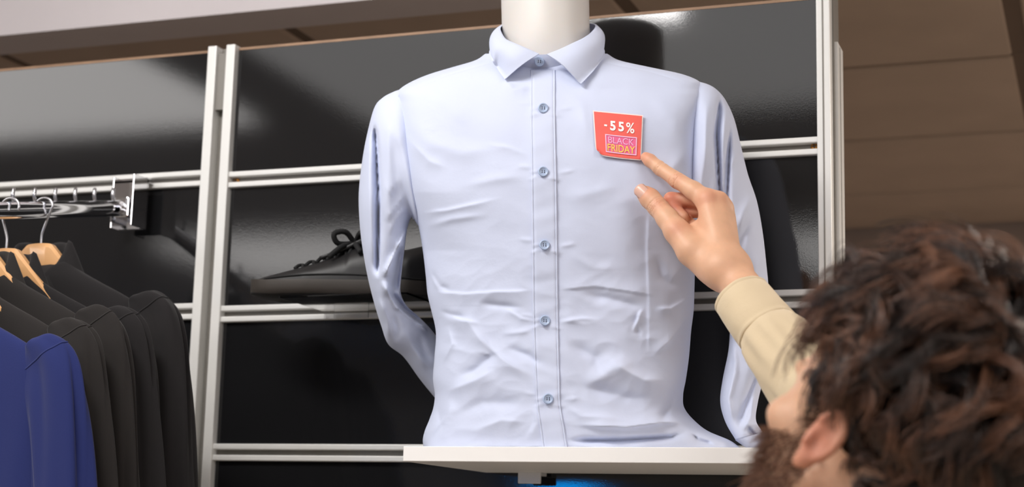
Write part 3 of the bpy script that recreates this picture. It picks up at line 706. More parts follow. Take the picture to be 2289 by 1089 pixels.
M['navy_cloth'] = mat('navy_cotton', srgb(36, 45, 98), 0.9, spec=0.2, sheen=0.12, bump=[(500, 0.18, 0.0008, 4)])
def hanger(y, z, flip, label):
    h = empty('coat_hanger', (XA, y, z), label, 'hanger', 'wooden hangers on the rail arm')
    up = arm_z(y)+.0035-z; r = .0150
    # hook: up from the wood, out to one side and over the arm
    pts = [(0, -.006), (0, .012), (.002, .020), (.007, .034), (.0125, .048), (.0145, up-.012)]
    pts += [(r*math.cos(t)-.0005, up-.012+r*.9*math.sin(t)) for t in np.linspace(.25, math.pi+.35, 10)]
    q = np.array([((-1 if flip else 1)*a, 0, b) for a, b in pts]); t = np.linspace(0, len(q)-1, 60); K = np.column_stack([np.arange(len(q)), q])
    mesh('hook', *g_tube(interp(t, K), .0019, 10), M['steel'], h)
    # wooden yoke: thicker in the middle, arms falling and bending forward
    Q = []
    for x in np.linspace(-.085, .085, 49):
        a = abs(x); top = -.0015*(a/.02)**2 if a < .02 else -.0015-1.05*(a-.02)
        hgt = .046-.10*min(a, .06)*3.2+.010*0; hgt = max(.046-.30*a, .016); yy = -.35*a*a*1.2; tk = .0078-.012*a*.6
        tk = max(tk, .0045)
        Q.append([(x, yy+tk*c, top-hgt/2+hgt/2*s_) for c, s_ in ((-.55, 1), (.55, 1), (1, .72), (1, -.55), (.6, -1), (-.6, -1), (-1, -.55), (-1, .72))])
    V, Fc = g_grid(np.array(Q), wrap_u=True); Fc = list(Fc)+[tuple(range(8))[::-1], tuple(48*8+j for j in range(8))]
    o = mesh('yoke', V, [f[::-1] for f in Fc], M['wood'], h); autosmooth(o, 30)
    return h
def dark_shirt(y, z, mt, seed, label, wid=1.0, rz=0.0):
    g = empty('hanging_shirt', (XA, y, z), label, 'shirt', 'dark shirts hanging from the rail arm', (0, 0, rz))
    r = np.random.default_rng(seed); ph = r.uniform(0, 6.28, 8)
    # body rings: z, half width, half depth
    K = [(0, .050, .022), (.012, .064, .022), (.03, .098, .021), (.05, .140, .020), (.068, .172, .020), (.085, .186, .021), (.11, .190, .022), (.16, .188, .023), (.24, .186, .024), (.35, .190, .025), (.50, .200, .026), (.66, .206, .027)]
    zz = np.concatenate([np.linspace(0, .12, 26), np.linspace(.13, .66, 44)]); q = interp(zz, K); n = 96
    a = np.linspace(0, 2*np.pi, n, endpoint=False); A = a[None, :]; Zr = zz[:, None]
    fold = (.006*np.sin(5*A+ph[0]+3*Zr)+.005*np.sin(9*A+ph[1]-5*Zr)+.003*np.sin(14*A+ph[2]))*np.clip((Zr-.06)/.35, 0, 1)
    X = q[:, 0:1]*wid*np.sign(np.cos(A))*np.abs(np.cos(A))**.8*(1+fold*.5); Y = q[:, 1:2]*np.sign(np.sin(A))*np.abs(np.sin(A))**.8+fold*np.sin(A)-.05*(X*X)*8*.2
    dip = .038*np.exp(-(X/.030)**2)*(Y < 0)*np.clip(1-Zr/.08, 0, 1)
    V, Fc = g_grid(np.stack([X, Y, -.026-Zr-dip], -1), wrap_u=True); Fc = [f[::-1] for f in Fc]+[tuple(range(n)), tuple((len(zz)-1)*n+j for j in range(n))[::-1]]
    mesh('body', V, Fc, mt, g)
    # sleeves
    for sd in (1, -1):
        S = [(.164, -.085, .000, .012, .020, 1.0), (.176, -.092, 0, .030, .022, .9), (.190, -.112, 0, .042, .024, .55), (.202, -.150, -.002, .044, .026, .25), (.214, -.210, -.004, .043, .027, .1),
             (.228, -.300, -.006, .041, .028, .05), (.242, -.400, -.008, .039, .028, 0), (.256, -.500, -.012, .037, .028, 0), (.266, -.600, -.016, .034, .028, 0)]
        K2 = np.array([[i]+list(v) for i, v in enumerate(S)]); t = np.linspace(0, len(S)-1, 70); w = interp(t, K2); m = 56
        a2 = np.linspace(0, 2*np.pi, m, endpoint=False); Q = []
        for i in range(len(t)):
            cx, cz, cy, rx, ry, tl = w[i]
            ang = tl*1.0
            fo = 1+.10*math.sin(4*1+ph[3]+t[i]*1.3)*0+(.13*np.sin(3*a2+ph[4]+t[i]*.5)+.09*np.sin(5*a2+ph[5]-t[i]*.8)+.05*np.sin(9*a2+ph[6]+t[i]))*min(t[i]/2, 1)
            lx = rx*np.cos(a2)*fo; ly = ry*np.sin(a2)*fo
            Q.append(np.stack([sd*(cx*wid+lx*math.cos(ang)), cy+ly-.004*np.abs(lx), cz+lx*math.sin(ang)*.8+0*ly], -1))
        V, Fc = g_grid(np.array(Q), wrap_u=True); Fc = [f if sd < 0 else f[::-1] for f in Fc]
        so = mesh('sleeve', V, list(Fc)+[tuple(range(m)), tuple((len(t)-1)*m+j for j in range(m))], mt, g)
        bm = bmesh.new(); bm.from_mesh(so.data); bmesh.ops.recalc_face_normals(bm, faces=bm.faces); bm.to_mesh(so.data); bm.free()
        # seam welt at the sleeve head
        i0 = 14; mesh('seam', *g_tube(np.vstack([Q[i0], Q[i0][:1]])*1.0, .0012, 5, False), mt, so)
    # collar: stand up round the hanger neck, leaf folded down
    th = np.linspace(-2.55, 2.55, 60)                       # 0 = back
    lev = [(.043, .020, -.040), (.041, .020, -.014), (.041, .021, -.002), (.043, .023, .003), (.048, .026, .000), (.062, .028, -.026), (.076, .030, -.052), (.084, .031, -.068)]
    G = []
    for k, (rx, ry, zc) in enumerate(lev):
        fr = np.clip((np.abs(th)-1.35)/1.2, 0, 1)
        drop = -.055*fr if k < 5 else -.055*fr-.010*fr*(k-4)/3
        G.append(np.stack([rx*np.sin(th), ry*np.cos(th), zc+drop+.0015*np.sin(th*5+ph[7])], -1))
    V, Fc = g_grid(np.array(G)); co = mesh('collar', V, Fc, mt, g); md = co.modifiers.new('thickness', 'SOLIDIFY'); md.thickness = .0022; md.offset = 0
    return g
for k, (px, py, flip, mt, dz, wid, lab, hl) in enumerate([
        (92, 545, False, 'black_cloth', -.006, 1.00, 'black shirt hanging nearest to the wall, fully in front of the black panel', 'wooden hanger nearest to the wall, its hook fully in view'),
        (14, 556, True, 'black_cloth', -.016, 1.00, 'black shirt hanging second from the wall on the rail arm', 'wooden hanger second from the wall, half its yoke in view'),
        (-38, 562, True, 'black_cloth2', -.010, 0.99, 'charcoal black shirt hanging third from the wall on the rail arm', 'wooden hanger third from the wall, cut by the left edge'),
        (-98, 572, False, 'black_cloth2', -.018, 0.98, 'charcoal black shirt hanging directly behind the navy blue shirt', 'wooden hanger inside the charcoal shirt behind the navy one'),
        (-150, 585, False, 'navy_cloth', -.030, 0.99, 'navy blue shirt hanging at the near end of the rail arm', 'wooden hanger inside the navy blue shirt')]):
    p = WX(px, py, XA); hanger(p[1], p[2], flip, hl); g_ = dark_shirt(p[1], p[2]+dz+.006, M[mt], 20+k, lab, wid); g_.scale = (1, 1 if k == 0 else .62, 1)

# ================================================================== BLACK SNEAKER ON A CLEAR HOLDER
M['shoe_up'] = mat('black_leather', srgb(30, 29, 30), 0.45, spec=0.4, bump=[(350, 0.12, 0.0006, 3)])
M['shoe_sole'] = mat('dark_brown_rubber', srgb(54, 48, 43), 0.65, bump=[(200, 0.08, 0.0006)])
M['shoe_tread'] = mat('black_rubber_tread', srgb(24, 23, 23), 0.7)
M['lace'] = mat('black_lace', srgb(20, 20, 21), 0.85)
M['acrylic'] = mat('clear_acrylic', (1, 1, 1, 1), 0.03, trans=1.0, ior=1.46)
ta = W(560, 672, 2.028); he = W(962, 672, 2.075); L_ = np.linalg.norm((he-ta)[:2]); ang = math.atan2(he[1]-ta[1], he[0]-ta[0])
ZS = 1.8835
shoe = empty('sneaker', (ta[0], ta[1], ZS), 'black leather sneaker with laces standing on a clear wall holder', 'shoe', None, (0, 0, ang))
def half_w(x):      # half width of the sole along the shoe
    return np.interp(x, [0, .002, .008, .02, .035, .055, .09, .14, .19, .235, .262, .272], [.002, .009, .019, .030, .038, .043, .046, .040, .035, .034, .024, .006])
Q = []
for z, k in ((0, .90), (.003, .97), (.008, 1.0), (.0165, 1.02), (.019, 1.0)):
    xs = .272*np.linspace(0, 1, 60)**1.35; w = half_w(xs)*k; rise = .006*np.clip((.045-xs)/.045, 0, 1)**1.6
    o1 = np.stack([xs, -w, z+rise*1.0], -1); o2 = np.stack([xs[::-1], w[::-1], z+rise[::-1]], -1); Q.append(np.vstack([o1, o2]))
P = np.array(Q); n = P.shape[1]; V, Fc = g_grid(P, wrap_u=True)
o = mesh('sole', V, list(Fc)+[tuple(range(n))[::-1], tuple(4*n+j for j in range(n))], M['shoe_sole'], shoe); autosmooth(o, 40)
tr = P[0].copy(); tr2 = tr.copy(); tr2[:, 2] -= .003; tr2[:, 1] *= .9
V, Fc = g_grid(np.array([tr2, tr]), wrap_u=True); mesh('tread', V, list(Fc)+[tuple(range(n))[::-1]], M['shoe_tread'], o)
xs = np.linspace(.004, .270, 70); tp = interp(xs, [(0, .021), (.02, .026), (.05, .034), (.09, .046), (.13, .060), (.165, .074), (.19, .076), (.22, .068), (.25, .074), (.27, .078)])[:, 0]
G = []
for x, t in zip(xs, tp):
    w = float(half_w(x))*.97; row = []
    for a in np.linspace(0, np.pi, 40):
        c, s_ = math.cos(a), math.sin(a); e = .55 if x < .15 else .42
        ww = w*(1-.38*max(s_, 0)**1.5*(1 if x > .10 else x/.10)); zz_ = .016+(t-.016)*abs(s_)**e
        if x > .175 and abs(c) < .5: zz_ -= .030*min((x-.175)/.03, 1)*min((.268-x)/.02, 1)*max(0, 1-(abs(c)/.5)**4) if x < .268 else 0
        row.append((x, -ww*c if True else 0, zz_))
    G.append(row)
V, Fc = g_grid(np.array(G)); up_ = mesh('upper', V, Fc, M['shoe_up'], shoe)
def shoe_top(x, yy):
    t = float(np.interp(x, xs, tp)); w = float(half_w(x))*.62; c = min(abs(yy)/w, .99); return .016+(t-.016)*(1-c*c)**.27
# stitched overlay, seam lines and laces
for sd in (-1, 1):
    pts = [(x, sd*float(half_w(x))*.975, .0225+.004*math.sin((x-.05)*18)) for x in np.linspace(.03, .26, 30)]; mesh('side_seam', *g_tube(pts, .0011, 5), M['lace'], up_)
for k in range(7):
    x = .075+.0155*k; z = shoe_top(x, 0)
    for sg2 in (-1, 1):
        pts = [(x-.006*sg2, -.019, shoe_top(x, .019)+.001), (x-.002*sg2, -.008, z+.0035), (x+.002*sg2, .008, z+.0035), (x+.006*sg2, .019, shoe_top(x, .019)+.001)]
        mesh('lace', *g_tube(interp(np.linspace(0, 3, 12), np.column_stack([np.arange(4), pts])), .0026, 6), M['lace'], shoe)
for pts in ([(.150, 0, .076), (.140, -.016, .090), (.126, -.026, .086), (.130, -.018, .074), (.150, -.002, .076)], [(.150, 0, .076), (.166, .014, .090), (.180, .022, .084), (.170, .012, .078), (.150, 0, .076)], [(.150, 0, .076), (.138, -.020, .070), (.122, -.034, .052)], [(.150, 0, .077), (.162, -.020, .088), (.176, -.030, .080), (.164, -.02, .074), (.150, 0, .076)], [(.150, 0, .076), (.158, -.024, .070), (.168, -.036, .058)]):
    mesh('lace', *g_tube(interp(np.linspace(0, len(pts)-1, 30), np.column_stack([np.arange(len(pts)), pts])), .0040, 7), M['lace'], shoe)
G = []
for x in np.linspace(.105, .178, 14):
    t = float(np.interp(x, xs, tp)); G.append([(x, yv, t+.004+.10*max(x-.15, 0)*1.2-abs(yv)*.25) for yv in np.linspace(-.018, .018, 9)])
V, Fc = g_grid(np.array(G)); to = mesh('tongue', V, Fc, M['shoe_up'], shoe); md = to.modifiers.new('thickness', 'SOLIDIFY'); md.thickness = .005
hd = empty('shoe_holder', (-1.0, 2.13, 1.86), 'clear acrylic shoe holder clipped to the wall rail under the sneaker', 'holder')
x0, x1 = W(668, 670, 2.06)[0], W(948, 670, 2.06)[0]
part('plate', *g_box((x0, 2.000, ZS-.0065), (x1, 2.136, ZS-.0035), .0008, 1), M['acrylic'], hd)
part('back_plate', *g_box((x0+.02, 2.1335, 1.866), (x0+.075, 2.1365, ZS-.0065), .0006, 1), M['acrylic'], hd)

# ================================================================== PERSON TOUCHING THE STICKER
M['skin'] = mat('skin', srgb(222, 174, 142), 0.48, spec=0.4, sss=0.18, var=(60, 0.05), tint=('flush', srgb(205, 122, 98)), bump=[(420, 0.12, 0.0005, 4), (130, 0.10, 0.0008, 3)])
M['nail'] = mat('finger_nail', srgb(226, 178, 160), 0.28, spec=0.5, sss=0.1)
M['hair'] = mat('brown_hair', srgb(36, 23, 17), 0.30, spec=0.8, tint=('shade', srgb(146, 102, 78)))
M['hair_dark'] = mat('dark_brown_hair_base', srgb(34, 23, 17), 0.9, spec=0.1, bump=[(300, 0.6, 0.002, 4)])
M['beard'] = mat('brown_beard', srgb(84, 54, 38), 0.5, spec=0.4, tint=('shade', srgb(120, 80, 56)))
M['canvas'] = mat('beige_canvas', srgb(216, 196, 164), 0.9, spec=0.15, sheen=0.2, bump=[(700, 0.25, 0.0006, 4), (60, 0.25, 0.002, 4)])
M['denim'] = mat('dark_denim', srgb(46, 52, 66), 0.85, sheen=0.2, bump=[(600, 0.2, 0.0006)])
M['shoe_brown'] = mat('brown_boot', srgb(84, 58, 40), 0.5)
u3 = lambda a: tuple(np.asarray(a, float)/np.linalg.norm(a))
def rotz(v, deg):
    c, s = math.cos(math.radians(deg)), math.sin(math.radians(deg)); return np.array([c*v[0]-s*v[1], s*v[0]+c*v[1], v[2]])
# ---- frames
EAR = U(1991, 1024, 1.290)                                  # middle between the ears
hf = rotz(FH, 28); hr = rotz(RH, 28); hu = np.array([0, 0, 1.0])
pt = math.radians(26); hf, hu = math.cos(pt)*hf+math.sin(pt)*hu, -math.sin(pt)*hf+math.cos(pt)*hu     # face raised
rl = math.radians(13); hr, hu = math.cos(rl)*hr-math.sin(rl)*hu, math.sin(rl)*hr*0+math.cos(rl)*hu+math.sin(rl)*hr*-1*-1*0
hu = np.cross(hr, hf); hu /= np.linalg.norm(hu); hr = np.cross(hf, hu)
HM = np.column_stack([hr, hf, hu])
def H2W(p): return EAR+np.asarray(p, float)@HM.T
def W2H(p): return (np.asarray(p, float)-EAR)@HM
bf = rotz(FH, 14); br = rotz(RH, 14)
NB = EAR-bf*.020+br*.010+np.array([0, 0, -.175]); NBh = W2H(NB)          # base of the neck
person = empty('person', (NB[0], NB[1], 0.0), 'person with wavy brown hair in a beige overshirt reaching up to touch the red sticker', 'person')

# ---- head
def ear_sdf(P, sd):
    c = np.array([sd*.0790, -.008, -.004]); q = P-c
    ang = sd*-.50; ca, sa = math.cos(ang), math.sin(ang)     # ear stands off the head
    x = q[..., 0]*ca+q[..., 1]*sa; y = -q[..., 0]*sa+q[..., 1]*ca; z = q[..., 2]; y = y+.18*z
    q = np.stack([x*sd, y, z], -1)
    q = q*1.30
    d = sd_ell(q, (0.002, 0, .004), (.0065, .0185, .031))
    a = np.linspace(-2.2, 2.6, 14)
    rim = 1e9
    for i in range(13):
        p0 = (.0065, -.0155*math.cos(a[i])-.001, .006+.0275*math.sin(a[i])); p1 = (.0065, -.0155*math.cos(a[i+1])-.001, .006+.0275*math.sin(a[i+1])); rim = np.minimum(rim, sd_cone(q, p0, p1, .0036, .0036))
    d = smin(d, rim, .004); d = smin(d, sd_ell(q, (.004, .004, -.026), (.006, .010, .010)), .006)     # lobe
    d = smax(d, -sd_ell(q, (.0125, .003, -.003), (.0085, .0085, .012)), .004)
    d = smax(d, -sd_ell(q, (.0105, -.003, .014), (.0045, .0085, .009)), .003)
    d = smin(d, sd_ell(q, (.006, .0125, -.006), (.004, .004, .006)), .004)
    return d
def head_sdf(P):
    d = sd_ell(P, (0, -.002, .052), (.0765, .098, .090))
    d = smin(d, sd_ell(P, (0, .045, -.015), (.063, .060, .092)), .03)
    for sd in (-1, 1):
        d = smin(d, sd_cone(P, (sd*.056, .008, -.045), (sd*.030, .074, -.096), .017, .019), .025)
        d = smin(d, sd_ell(P, (sd*.049, .068, -.010), (.020, .022, .015)), .015)
        d = smax(d, -sd_ell(P, (sd*.032, .108, .008), (.021, .016, .012)), .012)
        d = smin(d, sd_ell(P, (sd*.031, .087, .008), (.0125, .0125, .0105)), .003)
        d = smin(d, sd_ell(P, (sd*.010, .116, -.025), (.008, .009, .007)), .006)
    d = smin(d, sd_cone(P, (0, .078, -.100), (0, .088, -.102), .022, .020), .02)
    d = smin(d, sd_ell(P, (0, .090, .030), (.050, .016, .010)), .012)
    d = smin(d, sd_cone(P, (0, .100, .018), (0, .121, -.020), .0075, .0105), .010)
    d = smin(d, sd_ell(P, (0, .103, -.058), (.022, .009, .0048)), .005); d = smin(d, sd_ell(P, (0, .101, -.069), (.020, .009, .0055)), .005)
    d = smin(d, sd_cone(P, (0, -.020, -.020), NBh, .056, .058), .02)
    d = smin(d, sd_cone(P, NBh, NBh+W2H(EAR+np.array([0, 0, -.035])), .058, .075), .02)
    for sd in (-1, 1):
        d = smin(d, ear_sdf(P, sd), .004)
    return d
Vh, Fh = sdf_mesh(head_sdf, (-.135, -.21, -.24), (.135, .145, .155), .0028)
flush_h = np.zeros(len(Vh))
for sd in (-1, 1):
    flush_h = np.maximum(flush_h, .75*np.clip(1.25-np.linalg.norm((Vh-np.array([sd*.088, -.012, -.004]))/np.array([.016, .026, .036]), axis=1), 0, 1)**.5*(np.abs(Vh[:, 0]) > .074))
flush_h = np.maximum(flush_h, .35*np.exp(-((Vh[:, 2]+.10)/.05)**2)*(Vh[:, 1] < .0))
Vh = H2W(Vh)

# ---- right hand and forearm (joints: pixel, pixel, distance, radius)
def J(*rows): return [(U(a, b, s), r) for a, b, s, r in rows]
sd_ = float(D(1440, 350, False))                             # the shirt front where the finger touches
B0 = sd_-.0100
IDX = J((1444, 352, B0-.001, .0066), (1453, 359, B0-.004, .0076), (1476, 377, B0-.012, .0083), (1514, 403, B0-.026, .0096), (1550, 426, B0-.038, .0108), (1581, 449, B0-.047, .0130))
THB = J((1442, 434, B0-.020, .0102), (1453, 444, B0-.023, .0118), (1471, 463, B0-.030, .0118), (1492, 489, B0-.040, .0126), (1513, 517, B0-.050, .0150), (1548, 560, B0-.062, .0185), (1585, 592, B0-.070, .0200))
MID = J((1606, 452, B0-.044, .0115), (1560, 448, B0-.018, .0096), (1500, 446, B0-.008, .0088), (1506, 464, B0-.010, .0080), (1528, 486, B0-.020, .0072))
RNG_F = J((1618, 468, B0-.040, .0110), (1580, 470, B0-.012, .0090), (1524, 474, B0-.004, .0082), (1532, 494, B0-.008, .0074), (1556, 508, B0-.020, .0068))
PNK = J((1624, 492, B0-.036, .0100), (1598, 500, B0-.012, .0080), (1560, 508, B0-.006, .0072), (1568, 522, B0-.012, .0064), (1584, 530, B0-.022, .0060))
WR = J((1618, 602, B0-.082, .0210), (1634, 604, B0-.076, .0200), (1660, 645, B0-.100, .0205), (1712, 715, B0-.150, .0240), (1780, 815, B0-.215, .0290))
flushpts = []
def chain(P, js, d, k):
    for (a, ra), (b, rb) in zip(js[:-1], js[1:]): d = smin(d, sd_cone(P, a, b, ra, rb), k)
    return d
def hand_sdf(P):
    palm = 1e9*np.ones(P.shape[:-1])
    for f, rw in ((IDX[-1], .0150), (MID[0], .0150), (RNG_F[0], .0150), (PNK[0], .0140)):
        palm = smin(palm, sd_cone(P, f[0], WR[0][0], f[1]*1.0, .0175), .010)
    palm = smin(palm, sd_cone(P, WR[0][0], WR[1][0], .0195, .0200), .012)
    palm = smin(palm, sd_cone(P, U(1560, 520, B0-.036), U(1600, 580, B0-.066), .014, .018), .014)          # heel and web
    d = palm
    fl = chain(P, IDX, 1e9*np.ones(P.shape[:-1]), .004); d = smin(d, fl, .006)
    th_ = chain(P, THB, 1e9*np.ones(P.shape[:-1]), .005); d = smin(d, th_, .010)
    for f in (MID, RNG_F, PNK): d = smin(d, chain(P, f, 1e9*np.ones(P.shape[:-1]), .003), .0030)
    d = smin(d, chain(P, WR, 1e9*np.ones(P.shape[:-1]), .010), .016)
    # knuckle bumps and tendons
    for (a, r) in (IDX[-1], MID[0], RNG_F[0]): d = smin(d, np.linalg.norm(P-(a-FH*.0050+np.array([0, 0, .0015])), axis=-1)-r*.80, .006)
    d = smin(d, sd_cone(P, IDX[-1][0]-FH*.0075, WR[0][0]-FH*.013, .0040, .0030), .010); d = smin(d, sd_cone(P, MID[0][0]-FH*.0070, WR[0][0]-FH*.014, .0040, .0030), .010)
    # skin folds over the joints
    for (j0, j1, js) in ((IDX[3], IDX[2], (-.004, -.0015, .001, .0035)), (THB[2], THB[1], (-.0045, -.0015, .0015, .004)), (IDX[2], IDX[1], (-.001, .0015))):
        ax = (j0[0]-j1[0]); ax /= np.linalg.norm(ax); c = j0[0]
        for o_ in js:
            t = (P-c)@ax-o_; rad = np.linalg.norm(P-c-((P-c)@ax)[..., None]*ax, axis=-1); fw = ((P-c)@FH) < .001
            d = d+np.where(fw, 0.00115*np.exp(-(t/.0008)**2)*(rad < .02), 0)
    return d
allp = np.array([p for f in (IDX, THB, MID, RNG_F, PNK, WR) for p, r in f]); 
Vr, Fr = sdf_mesh(hand_sdf, allp.min(0)-.032, allp.max(0)+.032, .00125)
flush_r = np.zeros(len(Vr))
for (p, r), w, am in ((IDX[-1], .011, .75), (MID[0], .010, .55), (IDX[0], .011, .5), (IDX[3], .008, .35), (THB[0], .011, .6), (THB[2], .010, .5), (THB[4], .012, .5), (MID[2], .014, .9), (MID[3], .014, .9), (RNG_F[2], .016, .9), (MID[1], .010, .6)):
    flush_r = np.maximum(flush_r, am*np.exp(-(np.linalg.norm(Vr-(p-FH*r*.7), axis=1)/w)**2))
# ---- left hand hanging at the side (below the frame)
LS = NB+br*-.185+np.array([0, 0, -.045]); LE = LS+br*-.05+bf*.02+np.array([0, 0, -.29]); LW = LE+bf*.10+br*.02+np.array([0, 0, -.24])
dl = (LW-LE)/np.linalg.norm(LW-LE); sl_ = br
lf = []
for k, (off, ln) in enumerate(((-.027, .070), (-.010, .080), (.008, .076), (.025, .060))):
    b0 = LW+dl*.095+bf*off; b1 = b0+dl*ln*.5+br*.008; b2 = b1+dl*ln*.45+br*.022; lf.append([(b0, .0095), (b1, .0085), (b2, .007)])
lth = [(LW+dl*.03-bf*-.02, .014), (LW+dl*.07+bf*.042, .0115), (LW+dl*.105+bf*.052+br*.01, .009)]
def lhand_sdf(P):
    d = 1e9*np.ones(P.shape[:-1])
    for f in lf: d = smin(d, sd_cone(P, LW, f[0][0], .020, .012), .012)
    for f in lf: d = smin(d, chain(P, f, 1e9*np.ones(P.shape[:-1]), .004), .004)
    d = smin(d, chain(P, lth, 1e9*np.ones(P.shape[:-1]), .005), .01)
    return smin(d, sd_cone(P, LW, LW-dl*.10, .023, .030), .01)
Vl, Fl = sdf_mesh(lhand_sdf, np.minimum(LW-dl*.10, LW+dl*.2)-.075, np.maximum(LW-dl*.10, LW+dl*.2)+.075, .003)
# hidden core under the clothes that joins head, arms and trunk
RS = NB+br*.165+bf*.035+np.array([0, 0, -.020]); RE = U(2015, 1140, 1.570); RWp = WR[-1][0]
core = MB()
core.add(Vh, Fh); core.add(Vr, Fr); core.add(Vl, Fl)
for pth, rr in (([NB+[0, 0, .0], NB+[0, 0, -.2], NB+[0, 0, -.5]-bf*0, NB+[0, 0, -.55]], [.07, .10, .11, .10]), ([NB+[0, 0, -.03], RS, RE, RWp, WR[3][0]], [.05, .05, .04, .028, .022]), ([NB+[0, 0, -.03], LS, LE, LW-dl*.08], [.05, .05, .04, .026])):
    core.add(*g_tube(np.array(pth), rr, 16))
body = core.build('body', M['skin'], person, True, True)
at = body.data.attributes.new('flush', 'FLOAT', 'POINT'); fl_all = np.zeros(len(body.data.vertices)); fl_all[:len(Vh)] = flush_h; fl_all[len(Vh):len(Vh)+len(Vr)] = flush_r; at.data.foreach_set('value', fl_all.astype(np.float32))
# nails
def nail(j0, j1, r, ln, name='fingernail'):
    ax = (j0-j1)/np.linalg.norm(j0-j1); n = -FH-0.05*np.array([0, 0, 1])-0.38*RH; n = n-ax*(n@ax); n /= np.linalg.norm(n); b = np.cross(ax, n); G = []
    for t in np.linspace(-.9, .9, 10):
        G.append([j0+ax*(ln*(x-.35)-.0022*abs(t)**3*x*2)+r*(math.sin(t*.95)*b*.92+math.cos(t*.95)*n*1.0)+n*(.0004-.0010*x*x) for x in np.linspace(0, 1, 9)])
    V, Fc = g_grid(np.array(G)); o = part(name, V, Fc, M['nail'], person, True); md = o.modifiers.new('thickness', 'SOLIDIFY'); md.thickness = .0007; return o
nail(THB[0][0]+(THB[1][0]-THB[0][0])*.10, THB[1][0], .0111, .0170)

# ---- overshirt
def shirt_sdf(P):
    q = P-NB; lx = q@br; ly = q@bf; lz = q[..., 2]; L = np.stack([lx, ly, lz], -1)
    d = sd_ell(L, (0, .005, -.20), (.205, .125, .21))
    d = smin(d, sd_ell(L, (0, .0, -.46), (.195, .125, .22)), .06)
    d = smin(d, sd_cone(L, (-.15, .0, -.055), (.15, .0, -.055), .070, .070), .05)
    d = smin(d, sd_cone(L, (0, -.005, -.08), (0, -.01, .0), .105, .074), .04)
    d = smax(d, lz-.030+.25*ly, .006); d = smax(d, -(lz+.64), .01)
    arm = smin(sd_cone(P, RS, RE, .076, .058), sd_cone(P, RE, U(1752, 782, 1.765), .058, .0365), .035); d = smin(d, arm, .04)
    arm = smin(sd_cone(P, LS, LE, .074, .056), sd_cone(P, LE, LW-dl*.015, .056, .040), .035); d = smin(d, arm, .04)
    d = d+.0028*vnoise(P, 45, 3)+.0015*vnoise(P, 110, 5)
    return d
pts = np.array([RS, RE, U(1752, 782, 1.765), LS, LE, LW, NB, NB+[0, 0, -.66]])
Vs, Fs = sdf_mesh(shirt_sdf, pts.min(0)-[.16, .16, .05], pts.max(0)+[.16, .16, .09], .0065)
ov = part('overshirt', Vs, Fs, M['canvas'], person, True)
# turned collar of the overshirt
G = []
for k, (r0, zc) in enumerate(((.066, -.012), (.067, .018), (.071, .030), (.078, .026), (.090, .002), (.096, -.014))):
    a = np.linspace(-2.6, 2.6, 50); fr = np.clip((np.abs(a)-1.2)/1.4, 0, 1)
    G.append([NB+br*(r0*math.sin(t))-bf*(r0*.92*math.cos(t))+np.array([0, 0, zc-.035*f_]) for t, f_ in zip(a, fr)])
V, Fc = g_grid(np.array(G)); co = part('collar', V, Fc, M['canvas'], person, True); md = co.modifiers.new('thickness', 'SOLIDIFY'); md.thickness = .003
# right cuff: a stiff band round the wrist
ca_, cb_ = U(1657, 664, 1.806), U(1719, 743, 1.768); ax = (cb_-ca_); clen = np.linalg.norm(ax); ax /= clen
e1 = np.cross(ax, -FH); e1 /= np.linalg.norm(e1); e2 = np.cross(e1, ax)
G = []; n = 72
for t, ro in ((.97, .0275), (.5, .0275), (.02, .0285), (-.02, .0300), (-.025, .0318), (.0, .0326), (.04, .0326), (.055, .0320), (.07, .0326), (.3, .0335), (.6, .0342), (.86, .0352), (.90, .0344), (.93, .0354), (.985, .0356), (1.0, .0345), (1.02, .0300)):
    a = np.linspace(0, 2*np.pi, n, endpoint=False)
    rr = ro*(1+.02*np.sin(2*a+.5)+.010*np.sin(5*a+t*4)+.006*np.sin(9*a-t*6)) if ro > .03 else ro*np.ones(n)
    cen = ca_+ax*clen*t
    G.append([cen+rr[i]*(e1*math.cos(a[i])*1.0+e2*math.sin(a[i])*.88)-e1*0 for i in range(n)])
V, Fc = g_grid(np.array(G), wrap_u=True); cuff = part('cuff', V, Fc, M['canvas'], person, True)
bm = bmesh.new(); bm.from_mesh(cuff.data); bmesh.ops.recalc_face_normals(bm, faces=bm.faces); bm.to_mesh(cuff.data); bm.free(); autosmooth(cuff, 60)
# sleeve end gathered into the cuff
G = []
for t, ro in ((-.05, .0290), (.0, .0345), (.12, .0385), (.3, .0405), (.6, .0425), (1.0, .0450), (1.4, .046)):
    a = np.linspace(0, 2*np.pi, 90, endpoint=False); amp = .05*min(1, t*3+.2)
    cen = cb_+ax*.10*max(t, -.1)
    G.append([cen+ro*(1+amp*math.sin(7*a[i]+.8*t*3)*math.cos(a[i]*2)+amp*.6*math.sin(11*a[i]-t*4))*(e1*math.cos(a[i])+e2*math.sin(a[i])*.9) for i in range(90)])
V, Fc = g_grid(np.array(G), wrap_u=True); so = part('sleeve_end', V, Fc, M['canvas'], person, True)
bm = bmesh.new(); bm.from_mesh(so.data); bmesh.ops.recalc_face_normals(bm, faces=bm.faces); bm.to_mesh(so.data); bm.free()
